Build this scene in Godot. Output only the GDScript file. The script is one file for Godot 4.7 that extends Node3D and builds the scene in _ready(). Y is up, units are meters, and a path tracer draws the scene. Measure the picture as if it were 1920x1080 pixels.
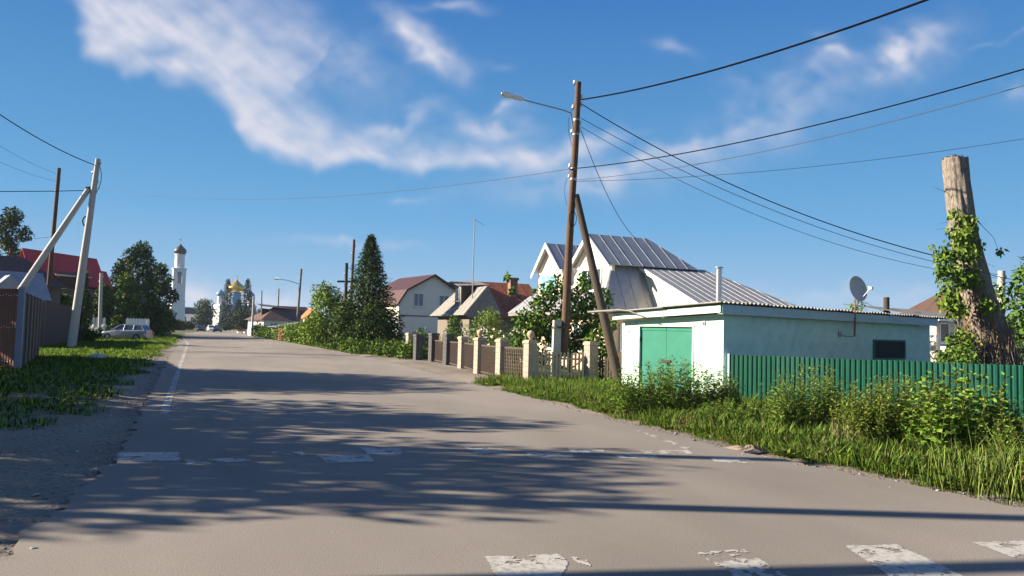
extends Node3D
# Village street on a summer evening: road, verge weeds, garage, metal-roofed houses, poles and wires, a bell tower far off.

const F := 1443.0            # focal length in photo pixels (1920 wide)
const EYE := Vector3(0, 1.7, 0)
var camb := Basis()
var rng := RandomNumberGenerator.new()
var taken := {}
var M := {}
var ntex := {}

# ------------------------------------------------------------------ mesh builder
class MB:
	var v := PackedVector3Array()
	var n := PackedVector3Array()
	var c := PackedColorArray()
	var i := PackedInt32Array()
	var col := Color(1, 1, 1)
	var o := Vector3.ZERO
	func face(p: Array, out: Vector3) -> void:
		var nn: Vector3 = (p[2] - p[0]).cross(p[1] - p[0])
		if nn.length_squared() < 1e-14 and p.size() > 3:
			nn = (p[3] - p[0]).cross(p[2] - p[0])
		if nn.length_squared() < 1e-16: return
		nn = nn.normalized()
		var rev := nn.dot(out) < 0.0
		if rev: nn = -nn
		var b := v.size()
		for q in p:
			v.append(q - o); n.append(nn); c.append(col)
		for k in range(1, p.size() - 1):
			if rev:
				i.append(b); i.append(b + k + 1); i.append(b + k)
			else:
				i.append(b); i.append(b + k); i.append(b + k + 1)
	func hexa(p: Array) -> void:      # 8 corners: bottom 0-3 round, top 4-7 above them
		var m := Vector3.ZERO
		for q in p: m += q
		m /= 8.0
		for f in [[0, 1, 2, 3], [4, 5, 6, 7], [0, 1, 5, 4], [1, 2, 6, 5], [2, 3, 7, 6], [3, 0, 4, 7]]:
			var a := [p[f[0]], p[f[1]], p[f[2]], p[f[3]]]
			face(a, (a[0] + a[1] + a[2] + a[3]) / 4.0 - m)
	func obox(m: Vector3, x: Vector3, y: Vector3, z: Vector3) -> void:   # half vectors
		hexa([m - x - y - z, m + x - y - z, m + x - y + z, m - x - y + z, m - x + y - z, m + x + y - z, m + x + y + z, m - x + y + z])
	func box(a: Vector3, b: Vector3) -> void:
		obox((a + b) / 2.0, Vector3((b.x - a.x) / 2.0, 0, 0), Vector3(0, (b.y - a.y) / 2.0, 0), Vector3(0, 0, (b.z - a.z) / 2.0))
	func bevel(a: Vector3, b: Vector3, e: float) -> void:     # box with its top edges chamfered
		var t := b.y - e
		box(a, Vector3(b.x, t, b.z))
		hexa([Vector3(a.x, t, a.z), Vector3(b.x, t, a.z), Vector3(b.x, t, b.z), Vector3(a.x, t, b.z), Vector3(a.x + e, b.y, a.z + e), Vector3(b.x - e, b.y, a.z + e), Vector3(b.x - e, b.y, b.z - e), Vector3(a.x + e, b.y, b.z - e)])
	func prism(p: Array, d: Vector3) -> void:     # planar polygon (convex) extruded by d
		var m := Vector3.ZERO
		for q in p: m += q
		m = m / p.size() + d / 2.0
		var p2 := []
		for q in p: p2.append(q + d)
		face(p, -d); face(p2, d)
		for k in p.size():
			var a := [p[k], p[(k + 1) % p.size()], p2[(k + 1) % p.size()], p2[k]]
			face(a, (a[0] + a[1] + a[2] + a[3]) / 4.0 - m)
	func tube(pts: Array, rad: Array, sides: int, cap := true, wob := 0.0) -> void:
		var b := v.size()
		for k in pts.size():
			var d: Vector3 = (pts[mini(k + 1, pts.size() - 1)] - pts[maxi(k - 1, 0)]).normalized()
			var x := d.cross(Vector3(0.31, 0.2, 0.93) if absf(d.y) > 0.7 else Vector3.UP).normalized()
			var y := x.cross(d)
			for s in sides:
				var a := TAU * s / sides
				var w := x * cos(a) + y * sin(a)
				var r: float = rad[k] * (1.0 + wob * sin(s * 2.3 + k * 0.7) * cos(s * 1.1 - k * 1.3))
				v.append(pts[k] + w * r - o); n.append(w); c.append(col)
		for k in pts.size() - 1:
			for s in sides:
				var p := b + k * sides + s
				var q := b + k * sides + (s + 1) % sides
				for t in [p, q, q + sides, p, q + sides, p + sides]: i.append(t)
		if cap:
			for e in [0, pts.size() - 1]:
				var ring := []
				for s in sides: ring.append(v[b + e * sides + s] + o)
				face(ring, pts[e] - pts[1 if e == 0 else e - 1])
	func lathe(base: Vector3, prof: Array, sides: int) -> void:    # prof: [radius, height]
		var b := v.size()
		for k in prof.size():
			var d: Vector2 = Vector2(prof[mini(k + 1, prof.size() - 1)][0] - prof[maxi(k - 1, 0)][0], prof[mini(k + 1, prof.size() - 1)][1] - prof[maxi(k - 1, 0)][1]).normalized()
			for s in sides:
				var a := TAU * s / sides
				v.append(base + Vector3(cos(a) * prof[k][0], prof[k][1], sin(a) * prof[k][0]) - o)
				n.append(Vector3(cos(a) * d.y, -d.x, sin(a) * d.y).normalized()); c.append(col)
		for k in prof.size() - 1:
			for s in sides:
				var p := b + k * sides + s
				var q := b + k * sides + (s + 1) % sides
				for t in [p, q, q + sides, p, q + sides, p + sides]: i.append(t)
	func leaf(p: Vector3, d: Vector3, nn: Vector3, l: float, w: float) -> void:   # pointed leaf, two faces folded along the middle
		var s := d.cross(nn).normalized()
		nn = s.cross(d).normalized()
		var m := p + d * l * 0.42
		var b := v.size()
		var e := nn * w * 0.18
		v.append(p - o); v.append(m + s * w * 0.5 + e - o); v.append(p + d * l - o); v.append(m - s * w * 0.5 + e - o)
		for k in 4:
			n.append(nn); c.append(col)
		i.append(b); i.append(b + 2); i.append(b + 1); i.append(b); i.append(b + 3); i.append(b + 2)
	func blade(p: Vector3, d: Vector3, bend: Vector3, l: float, w: float) -> void:   # grass blade: quad and tip
		var s := d.cross(bend + Vector3(0.01, 0.02, 0.03)).normalized()
		var nn := s.cross(d).normalized()
		if nn.y < 0.0: nn = -nn
		nn = (nn + Vector3.UP * 0.6).normalized()
		var m := p + d * l * 0.55
		var t := m + (d + bend).normalized() * l * 0.45
		var b := v.size()
		v.append(p - s * w * 0.5 - o); v.append(p + s * w * 0.5 - o); v.append(m + s * w * 0.4 - o); v.append(m - s * w * 0.4 - o); v.append(t - o)
		for k in 5:
			n.append(nn); c.append(col)
		for t2 in [0, 1, 2, 0, 2, 3, 3, 2, 4]: i.append(b + t2)
	func mesh() -> ArrayMesh:
		var a := []
		a.resize(Mesh.ARRAY_MAX)
		a[Mesh.ARRAY_VERTEX] = v; a[Mesh.ARRAY_NORMAL] = n; a[Mesh.ARRAY_COLOR] = c; a[Mesh.ARRAY_INDEX] = i
		var m := ArrayMesh.new()
		m.add_surface_from_arrays(Mesh.PRIMITIVE_TRIANGLES, a)
		return m

func mb(base := Vector3.ZERO) -> MB:
	var m := MB.new()
	m.o = base
	return m

func obj(called: String, m: MB, mat: Material, parent: Node = self) -> MeshInstance3D:
	var o := MeshInstance3D.new()
	o.name = numbered(called) if parent == self else called
	o.mesh = m.mesh()
	o.material_override = mat
	if parent == self: o.position = m.o
	parent.add_child(o, true)
	return o

func put(called: String, mesh: Mesh, mat: Material, parent: Node, at_: Vector3, turn := 0.0) -> MeshInstance3D:
	var o := MeshInstance3D.new()
	o.name = called; o.mesh = mesh; o.material_override = mat; o.position = at_; o.rotation.y = turn
	parent.add_child(o, true)
	return o

func numbered(called: String) -> String:
	var k: int = taken.get(called, 0)
	taken[called] = k + 1
	return called if k == 0 else "%s_%03d" % [called, k]

func tag(o: Node, label: String, category: String, group := "") -> Node:
	o.set_meta("label", label); o.set_meta("category", category)
	if group != "": o.set_meta("group", group)
	return o

func thing(called: String, label: String, category: String, base: Vector3, turn := 0.0, group := "") -> Node3D:
	var o := Node3D.new()
	o.name = numbered(called)
	o.position = base; o.rotation.y = turn
	add_child(o)
	tag(o, label, category, group)
	return o

func stuff(o: Node) -> Node:
	o.set_meta("kind", "stuff")
	return o

func struct(o: Node) -> Node:
	o.set_meta("kind", "structure")
	return o

# ------------------------------------------------------------------ pixels of the photograph to places
func ray(px: float, py: float) -> Vector3:
	return camb * Vector3((px - 960.0) / F, (540.0 - py) / F, -1.0)
func at(px: float, py: float, d: float) -> Vector3:
	return EYE + ray(px, py) * d
func gp(px: float, py: float, h := 0.0) -> Vector3:
	var r := ray(px, py)
	return EYE + r * ((h - EYE.y) / r.y)
func ground_at(px: float, d: float) -> Vector3:    # ground point under the pixel column at camera depth d
	var p := at(px, 610.0, d)
	return Vector3(p.x, 0, p.z)

# ------------------------------------------------------------------ materials
func noise_tex(cols: Array, freq: float, size := 512, seed_ := 1, octaves := 5, kind := FastNoiseLite.TYPE_SIMPLEX_SMOOTH) -> NoiseTexture2D:
	var f := FastNoiseLite.new()
	f.noise_type = kind; f.frequency = freq; f.seed = seed_; f.fractal_octaves = octaves; f.fractal_gain = 0.6
	var t := NoiseTexture2D.new()
	t.width = size; t.height = size; t.seamless = true; t.noise = f; t.generate_mipmaps = false
	var g := Gradient.new()
	var offs := PackedFloat32Array()
	var cc := PackedColorArray()
	for k in cols.size():
		offs.append(0.12 + 0.76 * k / maxf(1.0, cols.size() - 1.0)); cc.append(cols[k])
	g.offsets = offs; g.colors = cc
	t.color_ramp = g
	return t

func normal_tex(freq: float, strength: float, seed_ := 1) -> NoiseTexture2D:
	var f := FastNoiseLite.new()
	f.frequency = freq; f.seed = seed_; f.fractal_octaves = 4
	var t := NoiseTexture2D.new()
	t.width = 512; t.height = 512; t.seamless = true; t.noise = f; t.as_normal_map = true; t.bump_strength = strength; t.generate_mipmaps = false
	return t

func s(r: float, g: float, b: float) -> Color:     # linear reflectance to the sRGB a material wants
	return Color(r, g, b).linear_to_srgb()

func surf(key: String, cols: Array, freq: float, uvs: Vector3, rough := 0.9, bump := 0.0, metallic := 0.0, world := true) -> StandardMaterial3D:
	var m := StandardMaterial3D.new()
	var cc := []
	for q in cols: cc.append(s(q[0], q[1], q[2]))
	m.albedo_texture = noise_tex(cc, freq, 512, key.hash() % 1000)
	m.uv1_triplanar = true; m.uv1_world_triplanar = world; m.uv1_scale = uvs
	m.roughness = rough; m.metallic = metallic
	m.vertex_color_use_as_albedo = true
	if bump > 0.0:
		var nk := "%.4f" % freq
		if not ntex.has(nk): ntex[nk] = normal_tex(freq, 6.0, 7)
		m.normal_enabled = true; m.normal_texture = ntex[nk]; m.normal_scale = bump
	M[key] = m
	return m

func contrast(key: String, lo: float, hi: float) -> void:
	var g: Gradient = (M[key].albedo_texture as NoiseTexture2D).color_ramp
	var o := g.offsets
	for k in o.size(): o[k] = lerpf(lo, hi, float(k) / (o.size() - 1))
	g.offsets = o

func plain(key: String, r: float, g: float, b: float, rough := 0.6, metallic := 0.0) -> StandardMaterial3D:
	var m := StandardMaterial3D.new()
	m.albedo_color = s(r, g, b); m.roughness = rough; m.metallic = metallic
	m.vertex_color_use_as_albedo = true
	M[key] = m
	return m

func leafmat(key: String, trans: float, rough := 0.55) -> StandardMaterial3D:
	var m := StandardMaterial3D.new()
	m.albedo_color = Color(1, 1, 1); m.vertex_color_use_as_albedo = true
	m.roughness = rough; m.metallic_specular = 0.18; m.cull_mode = BaseMaterial3D.CULL_DISABLED
	m.backlight_enabled = true; m.backlight = Color(trans * 0.9, trans, trans * 0.35)
	M[key] = m
	return m

func materials() -> void:
	surf("asphalt", [[.40, .39, .38], [.74, .73, .72], [.86, .855, .85], [1.0, 1.0, 1.0]], 0.18, Vector3.ONE * 0.75, 0.95, 0.0)
	contrast("asphalt", 0.22, 0.68)
	surf("soil", [[.55, .52, .5], [.82, .8, .78], [1, 1, 1]], 0.05, Vector3.ONE * 0.35, 1.0, 0.7)
	surf("paint_line", [[.27, .265, .25], [.36, .355, .34], [.43, .425, .41]], 0.06, Vector3.ONE * 1.5, 0.85)
	surf("mint_wall", [[.42, .59, .51], [.47, .66, .57], [.52, .71, .61], [.56, .74, .66]], 0.016, Vector3.ONE * 0.22, 0.9, 0.35)
	contrast("mint_wall", 0.15, 0.85)
	surf("door_green", [[.040, .185, .138], [.048, .21, .158]], 0.01, Vector3.ONE * 0.4, 0.8, 0.1)
	M.door_green.metallic_specular = 0.25
	surf("fence_green", [[.004, .066, .040], [.007, .088, .054]], 0.01, Vector3.ONE * 0.5, 0.42, 0.05)
	surf("fence_green_b", [[.006, .070, .044], [.010, .098, .062]], 0.02, Vector3.ONE * 0.5, 0.5, 0.08)
	surf("slate", [[.16, .16, .15], [.26, .26, .25], [.33, .32, .3]], 0.03, Vector3.ONE * 0.6, 0.95, 0.5)
	surf("fascia", [[.36, .50, .52], [.44, .58, .60]], 0.02, Vector3.ONE * 0.4, 0.7)
	surf("zinc", [[.27, .285, .305], [.325, .34, .36], [.37, .385, .405]], 0.012, Vector3.ONE * 0.3, 0.58, 0.1, 0.62)
	surf("zinc_b", [[.26, .27, .285], [.32, .33, .345], [.37, .38, .395]], 0.014, Vector3.ONE * 0.3, 0.6, 0.1, 0.68)
	surf("dark_sheet", [[.06, .065, .072], [.085, .09, .10]], 0.02, Vector3.ONE * 0.3, 0.75, 0.1)
	surf("rust", [[.13, .036, .018], [.22, .062, .028], [.28, .09, .045]], 0.02, Vector3.ONE * 0.3, 0.8, 0.2)
	surf("rust_b", [[.16, .046, .022], [.26, .075, .034], [.32, .115, .06]], 0.02, Vector3.ONE * 0.3, 0.8, 0.2)
	surf("maroon", [[.058, .024, .02], [.078, .032, .028]], 0.01, Vector3.ONE * 0.3, 0.5, 0.05)
	surf("red_roof", [[.46, .028, .02], [.54, .036, .026]], 0.01, Vector3.ONE * 0.2, 0.5, 0.05)
	surf("brown_roof", [[.075, .042, .032], [.12, .07, .052]], 0.02, Vector3.ONE * 0.3, 0.7, 0.1)
	surf("pale_roof", [[.15, .14, .13], [.21, .20, .185], [.26, .25, .23]], 0.03, Vector3.ONE * 0.3, 0.7, 0.2)
	surf("cream", [[.66, .60, .48], [.74, .68, .56]], 0.01, Vector3.ONE * 0.25, 0.9, 0.15)
	surf("beige_wall", [[.70, .67, .58], [.76, .73, .64]], 0.01, Vector3.ONE * 0.25, 0.9, 0.15)
	surf("pink_wall", [[.50, .36, .26], [.60, .46, .35], [.66, .53, .42]], 0.03, Vector3.ONE * 0.5, 0.9, 0.4)
	surf("white_wall", [[.70, .70, .69], [.78, .78, .77]], 0.01, Vector3.ONE * 0.1, 0.9, 0.1)
	surf("block", [[.24, .20, .165], [.34, .285, .235], [.42, .355, .30]], 0.05, Vector3.ONE * 0.8, 0.95, 0.9)
	surf("block_dark", [[.055, .055, .06], [.085, .085, .09]], 0.05, Vector3.ONE * 0.8, 0.9, 0.6)
	surf("block_cap", [[.40, .30, .21], [.48, .38, .28]], 0.05, Vector3.ONE * 0.8, 0.9, 0.4)
	surf("concrete", [[.30, .285, .26], [.40, .385, .355], [.47, .455, .42]], 0.03, Vector3.ONE * 0.6, 0.92, 0.5)
	surf("pole_wood", [[.05, .03, .02], [.105, .062, .042], [.15, .095, .068]], 0.04, Vector3(3.0, 0.25, 3.0), 0.95, 0.6)
	surf("dark_wood", [[.035, .026, .02], [.055, .041, .031], [.075, .057, .044]], 0.04, Vector3(2.0, 0.25, 2.0), 0.95, 0.5)
	surf("brown_board", [[.065, .047, .036], [.10, .073, .056], [.135, .10, .078]], 0.04, Vector3(2.0, 0.25, 2.0), 0.95, 0.5)
	surf("old_board", [[.10, .085, .07], [.17, .15, .125], [.22, .2, .17]], 0.04, Vector3(2.0, 0.3, 2.0), 0.95, 0.5)
	surf("bark", [[.035, .028, .022], [.075, .06, .048], [.11, .09, .072]], 0.04, Vector3(2.0, 0.5, 2.0), 1.0, 1.0)
	surf("dead_trunk", [[.06, .05, .042], [.14, .122, .105], [.225, .20, .175], [.27, .245, .215]], 0.035, Vector3(2.2, 0.28, 2.2), 1.0, 1.0)
	surf("brown_sheet", [[.17, .06, .04], [.20, .075, .052]], 0.01, Vector3.ONE * 0.3, 0.45, 0.05)
	surf("brick", [[.18, .10, .07], [.28, .17, .12]], 0.06, Vector3.ONE * 1.2, 0.95, 0.6)
	surf("dust", [[.13, .10, .075], [.19, .15, .12], [.24, .195, .16]], 0.06, Vector3.ONE * 1.0, 1.0, 1.0)
	surf("plank", [[.42, .33, .2], [.52, .42, .28]], 0.04, Vector3(2, .3, 2), 0.9, 0.3)
	surf("lattice", [[.05, .032, .024], [.07, .045, .034]], 0.03, Vector3.ONE, 0.7)
	plain("tar", .13, .125, .12, 0.9)
	plain("grit", 1, 1, 1, 0.95)
	plain("white", .78, .78, .77, 0.5)
	plain("frame_white", .72, .73, .73, 0.4)
	plain("black", .012, .012, .013, 0.5)
	plain("rubber", .018, .018, .018, 0.9)
	plain("grey_metal", .32, .33, .34, 0.4, 0.7)
	plain("steel", .55, .56, .57, 0.3, 0.9)
	plain("dish", .42, .43, .44, 0.5)
	plain("rust_pipe", .24, .09, .035, 0.8)
	plain("post_blue", .24, .25, .31, 0.7)
	plain("wire", .006, .006, .007, 1.0).metallic_specular = 0.05
	plain("wire_grey", .03, .035, .045, 0.7)
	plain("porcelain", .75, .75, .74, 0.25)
	plain("window_dark", .014, .022, .018, 0.9)
	plain("car_silver", .36, .39, .44, 0.28, 0.6)
	plain("car_dark", .025, .026, .03, 0.25, 0.3)
	plain("car_white", .66, .66, .66, 0.3)
	plain("red_paint", .26, .045, .035, 0.7)
	plain("orange_paint", .45, .14, .04, 0.6)
	plain("dome_blue", .13, .27, .43, 0.4, 0.1)
	plain("dome_gold", .80, .52, .13, 0.3, 0.75)
	plain("dome_black", .02, .021, .025, 0.5)
	plain("curtain_blue", .12, .30, .38, 0.6)
	plain("blue_grey", .16, .2, .27, 0.6)
	plain("tail_red", .35, .02, .015, 0.25)
	plain("headlight", .7, .72, .74, 0.1)
	var gl := plain("glass", .05, .065, .08, 0.04)
	gl.metallic_specular = 0.9
	leafmat("leaf", 0.10)
	leafmat("leaf_thin", 0.16)
	leafmat("needle", 0.02, 0.75)
	leafmat("grass", 0.16, 0.6)
	leafmat("petal", 0.1)

# ------------------------------------------------------------------ sky
func ss(a: float, b: float, x: float) -> float:
	var t := clampf((x - a) / (b - a), 0.0, 1.0)
	return t * t * (3.0 - 2.0 * t)

const CLOUD_EDGE := [[20, -120, 470], [70, -40, 470], [130, 20, 470], [168, 95, 440], [250, 150, 400], [340, 168, 360], [425, 208, 320], [455, 255, 270], [525, 297, 190], [610, 322, 140], [720, 322, 105], [860, 328, 90], [1000, 336, 84], [1120, 296, 70], [1215, 250, 30]]
const CLOUD_SPOTS := [[785, 70, 70, 22, 42, .75], [832, 118, 34, 18, 10, .6], [925, 238, 62, 20, 5, .8], [950, 205, 44, 7, -3, .4], [745, 232, 62, 13, -20, .45], [1712, 98, 66, 34, -32, 1.0], [1680, 125, 34, 20, 0, .6], [1570, 105, 17, 11, 0, .5], [1555, 75, 16, 9, 0, .35], [1260, 92, 42, 11, 15, .3], [1460, 215, 190, 52, -25, .3], [1110, 335, 170, 28, -8, .4], [1260, 292, 130, 20, -20, .32], [1520, 130, 120, 16, -12, .16], [660, 458, 110, 8, 2, .32], [770, 373, 36, 6, 5, .22], [358, 548, 26, 28, 0, .55], [430, 572, 160, 20, 3, .5], [600, 566, 220, 24, 3, .34], [1650, 560, 150, 16, 2, .3], [840, 6, 52, 9, 0, .42], [1912, 185, 34, 13, 0, .3], [1880, 62, 70, 2.2, -18, .3], [640, 120, 110, 60, 30, .28], [940, 120, 26, 10, 0, .2]]

func sky_image(exposure: float) -> Image:
	var W := 2560
	var Hh := 1280
	var data := PackedFloat32Array()
	data.resize(W * Hh * 3)
	var nz := FastNoiseLite.new()
	nz.seed = 11; nz.frequency = 1.0; nz.fractal_octaves = 5; nz.noise_type = FastNoiseLite.TYPE_SIMPLEX_SMOOTH
	var nw := FastNoiseLite.new()
	nw.seed = 5; nw.frequency = 1.0; nw.fractal_octaves = 3; nw.noise_type = FastNoiseLite.TYPE_SIMPLEX_SMOOTH
	var inv := camb.inverse()
	var stops := [[-0.02, Color(.47, .61, .76)], [0.0, Color(.45, .60, .76)], [0.03, Color(.36, .555, .765)], [0.084, Color(.25, .485, .75)], [0.14, Color(.16, .42, .735)], [0.218, Color(.115, .345, .66)], [0.40, Color(.055, .21, .54)], [0.7, Color(.033, .14, .41)], [1.0, Color(.026, .11, .35)]]
	var cloud := Color(.70, .715, .82)
	for j in Hh:
		var el := PI * (0.5 - (j + 0.5) / Hh)
		var y := sin(el)
		var base := Color(.12, .11, .09)
		if y > -0.02:
			for k in stops.size() - 1:
				if y >= stops[k][0] and y <= stops[k + 1][0]:
					base = (stops[k][1] as Color).lerp(stops[k + 1][1], (y - stops[k][0]) / (stops[k + 1][0] - stops[k][0]))
		var ce := cos(el)
		for i in W:
			var cc := base
			if y > -0.02:
				var az := TAU * (i + 0.5) / W      # column 0 looks down -z
				var d := Vector3(sin(az) * ce, y, -cos(az) * ce)
				var q := inv * d
				var inside := 0.0
				var dens := 0.0
				if q.z < -0.35:
					var px := 960.0 + F * q.x / -q.z
					var py := 540.0 - F * q.y / -q.z
					inside = ss(-420, -120, px) * (1.0 - ss(2040, 2340, px)) * ss(-420, -130, py)
					if inside > 0.0: dens = cloud_at(px, py, nz, nw) * inside
				if inside < 1.0 and y > 0.02:
					var u := d.x / (y + 0.12)
					var w := d.z / (y + 0.12)
					var t := nz.get_noise_2d(u * 0.9 + 3.0, w * 1.3)
					dens += (1.0 - inside) * ss(0.12, 0.5, t) * 0.85 * ss(0.02, 0.12, y)
				dens = clampf(dens, 0.0, 0.97)
				cc = base.lerp(cloud, dens)
			var at_ := (j * W + i) * 3
			data[at_] = cc.r / exposure; data[at_ + 1] = cc.g / exposure; data[at_ + 2] = cc.b / exposure
	return Image.create_from_data(W, Hh, false, Image.FORMAT_RGBF, data.to_byte_array())

func cloud_at(px0: float, py0: float, nz: FastNoiseLite, nw: FastNoiseLite) -> float:
	var wx := nw.get_noise_2d(px0 * 0.006, py0 * 0.006)
	var wy := nw.get_noise_2d(px0 * 0.006 + 40.0, py0 * 0.006)
	var f1 := nz.get_noise_2d(px0 * 0.011, py0 * 0.016)
	var px := px0 + wx * 30.0 + f1 * 16.0
	var py := py0 + wy * 30.0 + f1 * 10.0
	var best := 1e9
	var side := 1.0
	var thick := 100.0
	for k in CLOUD_EDGE.size() - 1:
		var ax: float = CLOUD_EDGE[k][0]
		var ay: float = CLOUD_EDGE[k][1]
		var dx: float = CLOUD_EDGE[k + 1][0] - ax
		var dy: float = CLOUD_EDGE[k + 1][1] - ay
		var t := clampf(((px - ax) * dx + (py - ay) * dy) / (dx * dx + dy * dy), 0.0, 1.0)
		var ex := px - ax - dx * t
		var ey := py - ay - dy * t
		var dd := ex * ex + ey * ey
		if dd < best:
			best = dd
			side = dy * ex - dx * ey
			thick = lerpf(CLOUD_EDGE[k][2], CLOUD_EDGE[k + 1][2], t)
	var dist := sqrt(best) * signf(side)
	var r := ss(-8.0, 34.0, dist) * (1.0 - ss(0.12 * thick, 0.95 * thick, dist))
	r *= 1.0 - 0.8 * ss(1100.0, 1230.0, px)
	r *= 1.0 - 0.62 * exp(-pow((px - 300.0) / 70.0, 2) - pow((py - 95.0) / 26.0, 2))
	r *= 1.0 - 0.75 * exp(-pow((px - 640.0) / 100.0, 2) - pow((py - 165.0) / 55.0, 2))
	var wisp := nz.get_noise_2d((px0 * 0.8 + py0 * 0.6) * 0.006, (py0 * 0.8 - px0 * 0.6) * 0.022)
	r *= 0.86 + 0.30 * f1 + 0.40 * wisp
	for b in CLOUD_SPOTS:
		var a := deg_to_rad(b[4])
		var ex: float = px - b[0]
		var ey: float = py - b[1]
		var u: float = (ex * cos(a) + ey * sin(a)) / b[2]
		var w: float = (-ex * sin(a) + ey * cos(a)) / b[3]
		var e := u * u + w * w
		if e < 5.0: r += b[5] * exp(-e * 0.9) * (0.85 + 0.9 * f1 + 0.5 * wisp)
	return r

# ------------------------------------------------------------------ ground helpers
const R_EDGE := [[14.0, 12.0], [9.6, 0.0], [8.4, -4.0], [8.06, -5.5], [7.85, -7.5], [7.6, -9.3], [7.7, -13.3], [8.2, -18.6], [8.35, -24.7], [9.2, -35.6], [9.5, -54.0], [9.3, -77.0], [8.5, -117.0], [8.4, -150.0], [10.0, -190.0], [16.0, -260.0], [26.0, -330.0], [40.0, -420.0]]
const L_EDGE := [[-9.0, 12.0], [-3.2, 0.0], [-1.6, -4.5], [-1.2, -6.6], [-1.0, -8.5], [-.82, -10.8], [-.86, -15.6], [-1.0, -28.6], [-1.1, -45.0], [-1.0, -105.0], [-.4, -150.0], [2.0, -190.0], [8.5, -260.0], [18.5, -330.0], [32.0, -420.0]]
var ragged := FastNoiseLite.new()

func edge(e: Array, z: float) -> float:
	for k in e.size() - 1:
		if z <= e[k][1] and z >= e[k + 1][1]:
			return lerpf(e[k][0], e[k + 1][0], (z - e[k][1]) / (e[k + 1][1] - e[k][1]))
	return e[0][0] if z > e[0][1] else e[-1][0]

func dirt_share(x: float, z: float) -> float:     # 1 bare earth, 0 grass
	if z > 12.0 or z < -420.0: return 0.0
	var l := edge(L_EDGE, z)
	var r := edge(R_EDGE, z)
	var nz := ragged.get_noise_2d(x * 2.2, z * 2.2) + 0.5 * ragged.get_noise_2d(x * 9.0, z * 9.0)
	var w := 0.0
	if x < l + 0.5:
		var width := 0.75 + 3.0 * ss(-17.0, -8.5, z)
		w = 1.0 - ss(width * 0.75, width * 1.25, l - x + nz * 0.7)
		if z > -20.0 and z < -8.0: w = maxf(w, 0.75 * ss(0.1, 0.35, nz) * ss(-12.0, -4.0, x))
	elif x > r - 0.5:
		var width := 0.45 + 2.6 * ss(-24.0, -27.0, z) * (1.0 - ss(-42.0, -52.0, z))
		w = 1.0 - ss(width * 0.7, width * 1.3, x - r + nz * 0.5)
	else:
		w = 1.0
	return w

func verge_height(x: float, z: float) -> float:
	if z > 12.0 or z < -200.0: return -0.03
	var r := edge(R_EDGE, z)
	var l := edge(L_EDGE, z)
	var off := maxf(x - r, l - x)
	var h := -0.035 + 0.06 * ss(0.15, 1.2, off) + 0.035 * ragged.get_noise_2d(x * 4.0 + 50.0, z * 4.0) * ss(0.0, 0.6, off)
	return h

func build_ground() -> void:
	var xs := [-1500.0, -600.0, -250.0, -120.0, -70.0, -45.0, -30.0, -22.0]
	var x := -18.0
	while x < 20.0:
		xs.append(x); x += 0.3 if x > -7.0 and x < 15.0 else 0.7
	xs.append_array([20.0, 24.0, 30.0, 40.0, 55.0, 80.0, 130.0, 250.0, 600.0, 1500.0])
	var zs := [600.0, 150.0, 50.0, 25.0, 12.0]
	var z := 8.0
	while z > -420.0:
		zs.append(z); z -= 0.3 if z > -30.0 else (0.7 if z > -70.0 else (2.5 if z > -150.0 else 10.0))
	zs.append_array([-430.0, -500.0, -650.0, -900.0, -1400.0, -2000.0])
	var m := mb()
	for a in zs.size():
		for b in xs.size():
			var px: float = xs[b]
			var pz: float = zs[a]
			m.v.append(Vector3(px, verge_height(px, pz), pz)); m.n.append(Vector3.UP)
			var dr := dirt_share(px, pz)
			var t := ragged.get_noise_2d(px * 1.3 + 9.0, pz * 1.3)
			var earth := Color(.165, .145, .122).lerp(Color(.255, .228, .198), clampf(t + 0.5, 0, 1))
			var turf := Color(.045, .062, .016).lerp(Color(.075, .082, .026), clampf(t * 1.2 + 0.5, 0, 1))
			m.c.append(turf.lerp(earth, dr))
	var nx := xs.size()
	for a in zs.size() - 1:
		for b in nx - 1:
			var p := a * nx + b
			for k in [p, p + nx, p + nx + 1, p, p + nx + 1, p + 1]: m.i.append(k)
	for k in m.v.size():      # normals of the small relief
		var p := m.v[k]
		if absf(p.x) < 20.0 and p.z < 8.0 and p.z > -70.0:
			m.n[k] = Vector3(verge_height(p.x - 0.15, p.z) - verge_height(p.x + 0.15, p.z), 0.3, verge_height(p.x, p.z - 0.15) - verge_height(p.x, p.z + 0.15)).normalized()
	struct(obj("ground", m, M.soil))

func build_road() -> void:
	var m := mb()
	var zs := []
	var z := 12.0
	while z > -420.0:
		zs.append(z); z -= 0.16 if z > -30.0 else (0.5 if z > -60.0 else (2.0 if z > -150.0 else 6.0))
	var cols := 40
	for a in zs.size():
		var pz: float = zs[a]
		var jag := 0.13 * ragged.get_noise_2d(pz * 14.0, 3.0) + 0.10 * ragged.get_noise_2d(pz * 45.0, 8.0)
		var jag2 := 0.14 * ragged.get_noise_2d(pz * 14.0, 33.0) + 0.12 * ragged.get_noise_2d(pz * 45.0, 38.0)
		var l := edge(L_EDGE, pz) + jag
		var r := edge(R_EDGE, pz) + jag2
		for b in cols + 1:
			var px := lerpf(l, r, float(b) / cols)
			m.v.append(Vector3(px, 0.012, pz)); m.n.append(Vector3.UP)
			var t := ragged.get_noise_2d(px * 1.4, pz * 0.5) * 0.5 + ragged.get_noise_2d(px * 6.0, pz * 2.0) * 0.35
			var g := 0.196 + 0.085 * t
			m.c.append(Color(g * 1.085, g * 0.985, g * 0.875))
	var nx := cols + 1
	for a in zs.size() - 1:
		for b in cols:
			var p := a * nx + b
			for k in [p, p + nx, p + nx + 1, p, p + nx + 1, p + 1]: m.i.append(k)
	struct(obj("road", m, M.asphalt))

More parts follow.
